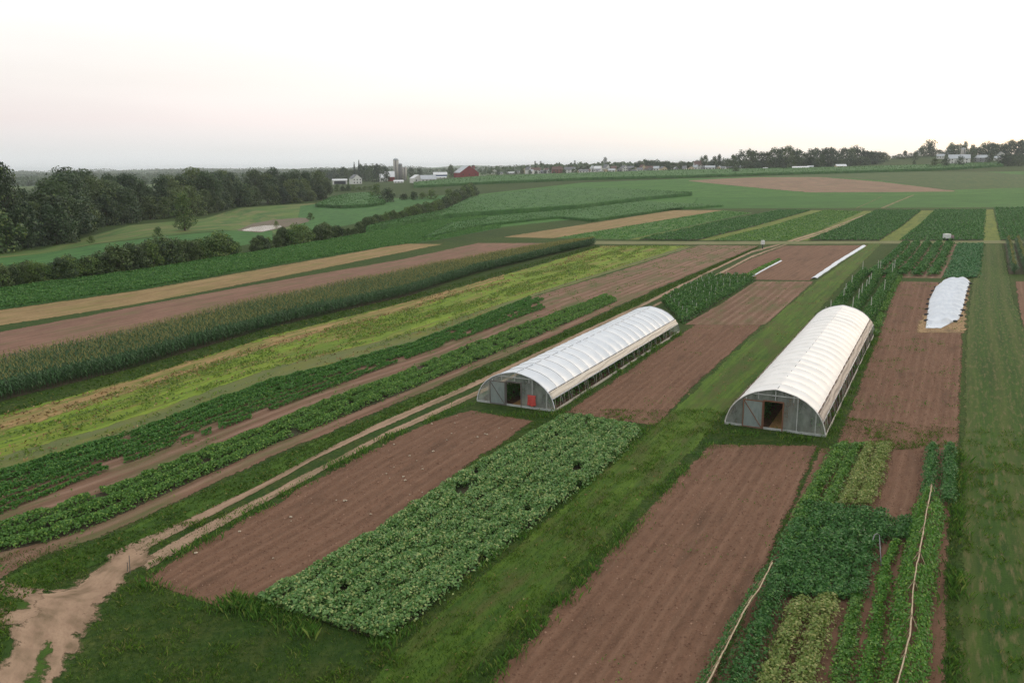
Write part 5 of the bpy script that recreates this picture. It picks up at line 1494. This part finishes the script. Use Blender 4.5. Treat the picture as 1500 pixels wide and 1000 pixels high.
def building(name, px, pb, wpx, hpx, depth_m, wall, roof, label, cat='house', axis='gable', rz=0.0, roof_f=.45, chimney=False, nwin=3, open_front=False, group=None, storeys=2, zl=0):
    """base centre pixel, width and total height in photo pixels; gable: the gable end faces the fields, side: the roof slope does"""
    P = G1(px, pb); k = depth(P) / F
    if P[1] > 1500:                            # on the crest: stand just short of it
        r_ = P[:2] / P[1]; P = np.array([r_[0] * 1180, 1180.0, float(ground(r_[0] * 1180, 1180.0))]); hpx = hpx + .45 * max(0, proj(P)[1] - pb); k = depth(P) / F; print('crest', label, proj(P), pb)
    W, H = wpx * k, hpx * k
    root = empty(name, P, rz + math.atan2(-P[0], P[1]) * 1.0, label, cat, group)
    hr = H * roof_f; hw_ = H - hr; D = depth_m
    a, b = (W / 2, D / 2)
    mb = MB()
    if axis == 'gable':
        sec = [(-a, -.6), (a, -.6), (a, hw_), (0, H - .1), (-a, hw_)]
        vs = [(x, y, z) for y in (-b, b) for x, z in sec]
        mb.add(vs, [(0, 1, 2, 3, 4), (9, 8, 7, 6, 5), (1, 6, 7, 2), (5, 0, 4, 9), (0, 5, 6, 1)])
    else:
        sec = [(-b, -.6), (b, -.6), (b, hw_), (0, H - .1), (-b, hw_)]
        vs = [(x, y, z) for x in (-a, a) for y, z in sec]
        mb.add(vs, [(4, 3, 2, 1, 0), (5, 6, 7, 8, 9), (2, 7, 6, 1), (0, 5, 9, 4), (1, 6, 5, 0)])
    mb.build('wall', WALLS[wall], root)
    ov = .35; th = .22
    mb = MB()
    for s in (1, -1):
        if axis == 'gable':
            x1 = s * (a + ov); z1 = hw_ - ov * hr / a
            q = [(0, -b - ov, H), (0, b + ov, H), (x1, b + ov, z1), (x1, -b - ov, z1)]
        else:
            y1 = s * (b + ov); z1 = hw_ - ov * hr / b
            q = [(-a - ov, 0, H), (a + ov, 0, H), (a + ov, y1, z1), (-a - ov, y1, z1)]
        up = [(x, y, z + th) for x, y, z in q]
        mb.add(q + up, [(3, 2, 1, 0), (4, 5, 6, 7), (0, 1, 5, 4), (1, 2, 6, 5), (2, 3, 7, 6), (3, 0, 4, 7)])
    rf = mb.build('roof', ROOFS[roof], root)
    if chimney: MB().box((a * .45, 0, H + .3), (.9, .9, 2.0)).build('chimney', WALLS['brick'], rf)
    for st in range(storeys):
        for i in range(nwin):
            x = -a + 2 * a * (i + .5) / nwin; z = hw_ * (st + .55) / storeys
            MB().box((x, -b - .03, z), (min(1.3, a * .5), .08, min(1.5, hw_ * .45 / storeys * 1.2))).build('window', M_glass, root)
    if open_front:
        MB().box((0, -b - .05, hw_ * .42), (W * .8, .1, hw_ * .8)).build('doorway', M_dark, root)  # dark panel on the wall, painted shade in place of an opening
    return root


def silo(px, pb, wpx, hpx, mat, label, dome=True, cap=None):
    P = G1(px, pb); k = depth(P) / F; r = wpx * k / 2; H = hpx * k
    root = empty('silo', P, 0, label, 'silo')
    n = 20; hb_ = H - (r * .75 if dome else .3)
    MB().tube([(0, 0, -.5), (0, 0, hb_)], r, n).build('barrel', mat, root, True)
    mb = MB(); zs = np.arange(1.5, hb_, 2.2)
    for z in zs: mb.tube([(0, 0, z - .05), (0, 0, z + .05)], r + .05, n)
    mb.build('bands', M_conc2, root)
    pts = [(0, 0, hb_ + r * .75 * math.sin(t)) for t in np.linspace(0, 1.5, 7)] if dome else [(0, 0, hb_), (0, 0, hb_ + .5)]
    rad = [max(.05, r * 1.02 * math.cos(t)) for t in np.linspace(0, 1.5, 7)] if dome else [r * 1.03, r * .6]
    MB().tube(pts, rad, n).build('dome', cap or ROOFS['pale'], root, True)
    MB().box((0, -r - .3, hb_ / 2), (.9, .6, hb_)).build('chute', M_conc2, root)
    return root


building('open_shed', 498, 270, 21, 7.5, 8, 'white', 'white', 'low white open fronted shed beside the end of the wood', 'shed', 'side', 0, .25, open_front=True, nwin=0)
building('farmhouse', 521, 269.5, 14, 13.5, 12, 'white', 'grey', 'white gabled farmhouse left of the silos', 'house', 'gable', .35, .42)
building('barn', 562, 266, 11, 11, 16, 'white', 'white', 'white barn wing left of the tall silo', 'barn', 'side', .1, .5, nwin=0)
building('barn', 571, 265.5, 14, 14, 16, 'red', 'white', 'red walled barn with a white roof at the foot of the tall silo', 'barn', 'side', 0, .55, nwin=2, storeys=1)
silo(581, 264.5, 8, 32, M_conc, 'tallest pale silo with a domed cap')
silo(587, 264.5, 6, 25, M_conc2, 'dark grey silo squeezed between two paler silos')
silo(593.5, 264.5, 6, 19, M_conc, 'shortest pale silo of the farm group', dome=False)
building('milking_shed', 584, 268, 14, 4, 7, 'white', 'white', 'low white lean building in front of the silos', 'shed', 'side', 0, .5, nwin=3, storeys=1)
building('barn', 611, 267.5, 16, 11, 18, 'white', 'white', 'white gabled barn right of the silos', 'barn', 'gable', .25, .45, nwin=2, storeys=1)
building('barn', 627, 267, 22, 10, 18, 'white', 'pale', 'long low white barn with a dark open bay', 'barn', 'side', .1, .55, nwin=4, storeys=1)
building('machine_shed', 645, 259.5, 20, 7, 14, 'blue', 'white', 'blue walled machine shed under a white roof', 'shed', 'side', 0, .5, nwin=0)
building('cattle_shed', 645, 261.5, 18, 2.8, 5, 'white', 'white', 'low white shed in front of the blue walled shed', 'shed', 'side', 0, .4, nwin=3, storeys=1)
building('red_barn', 683, 259, 29, 16, 26, 'red', 'pale', 'big red barn with a pale metal roof', 'barn', 'gable', .35, .62, nwin=3, storeys=1)
silo(693.5, 258, 4.5, 16, WALLS['red'], 'small dark red silo behind the big red barn', cap=ROOFS['dark'])
# a white fence in front of the red barn
A_, B_ = G1(668, 259.5), G1(712, 257.5)
rt = empty('farm_fence', A_, math.atan2(B_[1] - A_[1], B_[0] - A_[0]), 'white board fence in front of the big red barn', 'fence')
Lf = float(np.linalg.norm((B_ - A_)[:2]))
for z in (.5, 1.0, 1.5): MB().box((Lf / 2, 0, z + (B_[2] - A_[2]) * .5), (Lf, .08, .28)).build('rail', WALLS['white'], rt)
for i in range(14): MB().box((Lf * i / 13, .1, .9 + (B_[2] - A_[2]) * i / 13), (.18, .12, 2.2)).build('post', WALLS['white'], rt)

VIL = [  # px, base, width, height, depth, wall, roof, axis, rz, label, chimney
    (721, 255, 11, 8, 12, 'white', 'pale', 'gable', .2, 'white gabled building alone on the bare ground right of the red barn', 0),
    (733, 255.5, 8, 3, 7, 'white', 'grey', 'side', 0, 'low pale shed beside the white gabled building', 0),
    (748, 255, 12, 3, 7, 'grey', 'white', 'side', 0, 'long low grey shed between the lone tree and the white gabled building', 0),
    (775, 254.5, 7, 10, 12, 'white', 'grey', 'gable', .5, 'tall narrow white gabled house at the near end of the village', 0),
    (785, 254.5, 14, 8.5, 10, 'white', 'brown', 'side', .1, 'white house with a brown roof next to the tall narrow gable', 1),
    (796, 254.5, 9, 5, 8, 'grey', 'grey', 'side', 0, 'low grey garage near the two distant silos', 0),
    (804, 254, 6, 6, 8, 'white', 'grey', 'gable', .2, 'small white gabled house left of the brick house', 0),
    (816, 254, 15, 9.5, 11, 'brick', 'brown', 'side', .1, 'brick house with a brown roof at the near end of the village', 1),
    (834, 254, 14, 9, 11, 'white', 'grey', 'side', -.1, 'white two storey house right of the brick house', 1),
    (855, 253.5, 14, 5, 10, 'white', 'grey', 'side', 0, 'low white house with a grey roof, near the middle of the village', 0),
    (868, 252, 6, 9, 10, 'white', 'pale', 'gable', .3, 'white gabled house under the tall treetop', 0),
    (876, 246, 10, 6, 10, 'white', 'white', 'side', -.3, 'white roofed house high among the trees', 0),
    (881, 253, 5, 4, 7, 'white', 'pale', 'gable', .2, 'tiny white shed in front of the village trees', 0),
    (888, 252, 6, 11, 11, 'white', 'grey', 'gable', .5, 'tall white gable in the middle of the village', 0),
    (899, 251.5, 8, 8, 10, 'cream', 'brown', 'side', 0, 'cream house with a brown roof next to the tall white gable', 0),
    (914, 251.5, 6, 9, 11, 'white', 'grey', 'gable', .4, 'white gable in front of a long grey roof', 0),
    (922, 251, 12, 7.5, 12, 'grey', 'grey', 'side', .1, 'grey house with a long grey roof', 0),
    (930, 251.5, 8, 2.6, 6, 'blue', 'grey', 'side', 0, 'low blue shed in front of the village', 0),
    (941, 249, 6, 8.5, 11, 'cream', 'brown', 'gable', .4, 'yellowish gable house in the village', 0),
    (951, 249, 12, 6.5, 10, 'grey', 'brown', 'side', 0, 'long brown roof behind the yellowish gable', 0),
    (968, 249.5, 14, 9, 11, 'white', 'brown', 'side', .1, 'large pale house with a brown roof right of the yellowish gable', 1),
    (993, 249, 14, 8, 11, 'grey', 'brown', 'side', 0, 'grey house half hidden in the village trees', 0),
    (1023, 241.5, 13, 9, 11, 'white', 'brown', 'side', .2, 'pinkish white house raised above the village', 1),
    (1040, 249, 14, 6, 10, 'white', 'pale', 'side', 0, 'long pale house left of a pair of small houses', 0),
    (1052, 248.5, 10, 7, 10, 'white', 'grey', 'side', 0, 'pale house with a grey roof below the raised house', 0),
    (1066, 248.5, 12, 4.5, 9, 'cream', 'grey', 'side', 0, 'low cream house right of the pale pair', 0),
    (1075, 247.5, 9, 7, 10, 'white', 'grey', 'gable', .2, 'bright white house near the dark bush in the field', 0),
    (1100, 243, 7, 5, 9, 'grey', 'brown', 'side', 0, 'grey house sunk among the village trees', 0),
    (1127, 239.5, 10, 9, 11, 'white', 'pale', 'gable', .1, 'steep white gable deep among dark trees', 0),
    (1121, 249.5, 6, 3.5, 7, 'white', 'white', 'side', 0, 'tiny white shed at the foot of dark trees', 0),
    (1158, 235, 8, 5, 9, 'white', 'white', 'side', .2, 'white roofed house high in the dark trees', 0),
    (1155, 242, 5, 5, 9, 'white', 'white', 'gable', .2, 'small white gable low in the dark trees', 0),
    (1172, 248.5, 22, 4.5, 12, 'white', 'white', 'side', .1, 'long low white greenhouse at the field edge', 0),
    (1187, 247, 8, 4, 9, 'white', 'pale', 'side', 0, 'short white shed right of the long low white greenhouse', 0),
    (1185, 238, 4, 4, 8, 'white', 'grey', 'gable', 0, 'speck of a white gable in dark trees', 0),
    (1231, 247, 14, 6, 9, 'cream', 'white', 'side', .3, 'pale trailer like shed at the field edge', 0),
    (1235, 236, 9, 4, 9, 'grey', 'pale', 'side', 0, 'pale roof among dark trees above the trailer like shed', 0),
    (1248, 239, 8, 5, 9, 'grey', 'grey', 'gable', .2, 'grey gable among dark trees right of the pale shed', 0),
    (1300, 234, 8, 7, 9, 'cream', 'grey', 'gable', .1, 'cream house at the end of the dark trees', 0),
    (1404, 240, 28, 13, 16, 'white', 'pale', 'side', .1, 'long pale metal roofed barn on the hill', 0),
    (1438, 237, 20, 9.5, 14, 'grey', 'pale', 'side', -.2, 'grey barn right of a dark tree on the hill', 0),
    (1462, 235, 9, 6, 10, 'white', 'pale', 'side', -.3, 'small white house beside the hill barns', 0),
    (1466, 222, 10, 5, 9, 'white', 'pale', 'gable', .2, 'white house hidden high behind the hill trees', 0),
    (1378, 226, 10, 3.5, 9, 'white', 'pale', 'side', 0, 'low pale shed on top of the hill', 0),
]
for px, pb, wp, hp, dm, wa, ro, ax, rz, lb, ch in VIL:
    building('house' if hp > 5 else 'small_building', px, pb, wp, hp, dm, wa, ro, lb, 'house' if hp > 5 else 'shed', ax, rz, .42, bool(ch), 3 if wp > 9 else 2, storeys=2 if hp > 6.5 else 1)
for k, px in enumerate(list(np.linspace(757, 1012, 26)) + list(np.linspace(1018, 1094, 8))):
    px = float(px + rng.uniform(-4, 4)); pb = np.interp(px, [757, 860, 1012, 1094], [254.8, 253.2, 250.2, 248.6]) + rng.uniform(-1.2, .4)
    building('village_house', px, pb, rng.uniform(5, 10), rng.uniform(4.5, 7.5), 9, ['white', 'cream', 'white', 'grey'][k % 4], ['grey', 'brown', 'pale'][k % 3], 'tiny pale house in the long village row on the horizon', 'house', 'gable' if k % 2 else 'side', rng.uniform(-.4, .4), .42, False, 2, group='tiny pale houses in the long village row', storeys=1)
silo(1410, 232, 6, 15, M_conc, 'pale domed silo behind the long barn on the hill')
silo(1389, 228, 6.5, 9, ROOFS['pale'], 'squat domed grain bin on the hill')
silo(784, 250, 2.4, 14, M_conc2, 'left one of two thin distant silos beyond the village')
silo(792, 250, 2.6, 14, M_conc2, 'right one of two thin distant silos beyond the village')
silo(842, 249, 2.6, 14, M_conc2, 'lone thin silo rising behind a white house')

# ------------------------------------------------------------------ trees of the farms, the village and the hill
def far_tree(px, pb, pt, wp, label, group=None, pr=None, foot=None):
    P, h = by_px(px, pb, pt)
    if foot is not None:                       # stand a little behind the foot of the belt
        P = G1(px, foot); r_ = P[:2] / np.linalg.norm(P[:2])
        P[:2] += r_ * (foot - pb) * 9.0; P[2] = ground(P[0], P[1])
        h = (proj(P)[1] - pt) * depth(P) / F
    plant_tree('far_tree', P_FAR[rng.integers(0, 4)] if pr is None else pr, P, h, wp * depth(P) / F, label, 'tree', group, trunk=True)


for px, pb, pt, wp, lb in [(661, 260, 242, 13, 'round dark tree between the blue shed and the red barn'), (603, 262, 246, 14, 'dark tree right of the shortest silo'), (615, 262, 246, 13, 'dark tree behind the white gabled barn'), (765, 255, 246, 8, 'round dark tree left of the tall narrow gable'), (806, 255, 246, 6, 'dark tree beside the brick house'), (844, 254.5, 245, 6, 'slim dark tree right of the white two storey house'),
                           (886, 250, 231, 10, 'tall treetop standing above the village'), (900, 250, 238, 10, 'round tree right of the tall treetop'), (1078, 254.5, 244.5, 14, 'dark round bush standing alone in the far field'), (1148, 249.5, 243, 14, 'pale green bush left of the long white greenhouse'), (1160, 248.5, 241, 13, 'pale green bush in front of the long white greenhouse'),
                           (1368, 246, 232, 14, 'left tree of three round ones below the hill barn'), (1385, 246, 231, 15, 'middle tree of three round ones below the hill barn'), (1406, 244.5, 229, 15, 'right tree of three round ones below the hill barn'), (1423, 237, 213, 14, 'dark tree between the two hill barns'), (1449, 240, 226, 14, 'dark round tree in front of the grey hill barn'), (1339, 241, 234, 6, 'tiny bush on the brown slope below the hill'),
                           (1361, 228, 206, 26, 'broad spreading tree on top of the hill'), (1393, 227, 210, 14, 'round tree behind the squat grain bin'), (1413, 226, 208, 10, 'narrow tree behind the domed silo'), (1349, 226, 217, 12, 'low tree left of the broad spreading one')]:
    far_tree(px, pb, pt, wp, lb)


def profile_band(px0, px1, step, basef, tops, lab, group, drop=(0, 8), wmin=13, wmax=22, footf=None):
    px = px0
    while px < px1:
        pb = basef(px) + rng.uniform(-2, 1)
        pt = np.interp(px, [t_[0] for t_ in tops], [t_[1] for t_ in tops]) + rng.uniform(*drop)
        if pb - pt > 3: far_tree(px, pb, pt, rng.uniform(wmin, wmax), lab, group, foot=None if footf is None else footf(px))
        px += step * rng.uniform(.7, 1.3)


ft = [(488, 245), (520, 242), (545, 240), (560, 237), (572, 250)]
profile_band(466, 566, 6, lambda x: 266, ft, 'dark tree in the wood behind the white farmhouse', 'trees in the wood behind the farmhouse', (0, 7), 14, 20)
vt = [(840, 243), (870, 241), (900, 241), (935, 236), (948, 234), (962, 233), (975, 236), (990, 240), (1000, 235), (1012, 236), (1020, 232), (1035, 224), (1042, 228), (1062, 223), (1070, 228), (1085, 219), (1098, 220), (1112, 221), (1122, 223), (1135, 218), (1150, 214), (1165, 216), (1178, 222), (1188, 216), (1200, 214), (1212, 214), (1222, 218), (1236, 216), (1254, 213), (1268, 219), (1285, 221), (1300, 226), (1312, 232)]
profile_band(696, 850, 11, lambda x: 256, [(690, 250), (745, 248), (765, 249), (800, 248), (850, 246)], 'small dark tree at the near end of the village', 'small dark trees at the near end of the village', (0, 4), 6, 10)
profile_band(846, 1000, 11, lambda x: 250, vt, 'distant tree among the village houses', 'trees among the village houses', (4, 10), 6, 10)
profile_band(846, 1000, 7, lambda x: 247, vt, 'distant tree close behind the village houses', 'trees close behind the village houses', (0, 6), 10, 16, footf=lambda x: 250.5)
profile_band(930, 1010, 9, lambda x: 246, vt, 'distant tree rising behind the village roofs', 'trees rising behind the village roofs', (-1, 3), 12, 18, footf=lambda x: 250)
vb = lambda x: np.interp(x, [1000, 1100, 1200, 1300], [249, 248.5, 246, 240])
profile_band(1008, 1086, 7, lambda x: vb(x) - 3, vt, 'dark tree around the raised pinkish house', 'trees around the raised pinkish house', (0, 9), 10, 16, footf=vb)
profile_band(1086, 1312, 8, lambda x: vb(x) - 8, vt, 'tall dark tree along the top of the long tree belt', 'trees along the top of the long tree belt', (-1, 4), 18, 27, footf=vb)
profile_band(1090, 1312, 8, lambda x: vb(x), [(a, b + 10) for a, b in vt], 'dark tree along the foot of the long tree belt', 'trees along the foot of the long tree belt', (0, 8), 14, 22, footf=vb)
ht = [(1425, 222), (1436, 211), (1450, 208), (1460, 212), (1475, 208), (1490, 205), (1520, 202)]
profile_band(1430, 1530, 8, lambda x: 232, ht, 'big tree crowning the hill behind the barns', 'trees crowning the hill behind the barns', (-1, 4), 18, 28)
profile_band(1344, 1432, 8, lambda x: 229, [(1344, 218), (1360, 209), (1378, 218), (1395, 212), (1413, 210), (1430, 216)], 'full crowned tree on the skyline of the hill behind the long barn', 'trees on the skyline of the hill behind the long barn', (0, 7), 12, 20)
profile_band(1468, 1540, 8, lambda x: 243, [(1460, 226), (1540, 216)], 'dark tree at the foot of the hill grove', 'trees at the foot of the hill grove', (0, 8), 16, 24)
profile_band(1310, 1345, 7, lambda x: 233, [(1305, 226), (1325, 220), (1345, 222)], 'hazy tree on the slope left of the hilltop', 'hazy trees left of the hilltop', (0, 4), 10, 16)
# conifers poking out of the wood behind the farmhouse
for px, pt in ((520, 238), (527, 235)):
    P = G1(px, 266); h = (266 - pt) * depth(P) / F
    rt = empty('conifer', P, 0, ['slimmer dark conifer behind the farmhouse', 'taller dark conifer behind the farmhouse'][pt == 235], 'tree')
    n = 900; z = rng.random(n); a = rng.random(n) * 6.28; r = (1 - z) * h * .16 * (.5 + .5 * rng.random(n)) + .1
    Pn = np.stack([r * np.cos(a), r * np.sin(a), h * (.08 + .92 * z)], -1)
    quads_obj('crown', leaf_quads(Pn, np.stack([np.cos(a), np.sin(a), .6 + 0 * a], -1) + rng.normal(size=(n, 3)) * .4, .9, .6), L_conifer, rt)
    MB().tube([(0, 0, -.3), (0, 0, h * .9)], [.4, .08], 6).build('trunk', M_bark, rt)

# woodland far across the plain: one mass nobody could count
def far_wood():
    Vs = []
    for k in range(260):
        y = 1400 + 3600 * rng.random() ** 1.3; x = y * rng.uniform(-.66, .30)
        if -.1 < x / y < .0 and y < 2000: continue
        ln = rng.uniform(80, 420); n = int(ln * .9)
        u = rng.random(n)
        xx = x + (u - .5) * ln; yy = y + rng.normal(size=n) * 12 + (u - .5) * ln * rng.uniform(-.2, .2)
        hh = (9 + 7 * vnoise(u * ln / 14, u * 0 + k, 81)) * (1 - np.abs(u - .5) ** 4 * 12).clip(.2, 1)
        zz = ground(xx, yy) + hh * rng.random(n) ** .6
        N = rng.normal(size=(n, 3)) * .6 + np.array([0, -.5, .6])
        Vs.append(leaf_quads(np.stack([xx, yy, zz], -1), N, 7.0, 5.0))
    tag(quads_obj('far_woodland', np.concatenate(Vs), L_tree[2]), 'hazy woodland strips far across the plain', 'woodland', kind='stuff')


far_wood()
# ------------------------------------------------------------------ the air
t = NT('haze')
pv = t.n('ShaderNodeVolumePrincipled')
pv.inputs['Color'].default_value = (.90, .96, 1.0, 1)
pv.inputs['Density'].default_value = HAZE
pv.inputs['Anisotropy'].default_value = 0.2
t.l(pv.outputs[0], t.out.inputs[1])
mb = MB(); mb.box((0, 4050, 31), (25000, 8500, 74))
o = mb.build('haze', t.mat)
tag(o, 'pale evening haze lying over the whole valley', 'haze', kind='stuff')
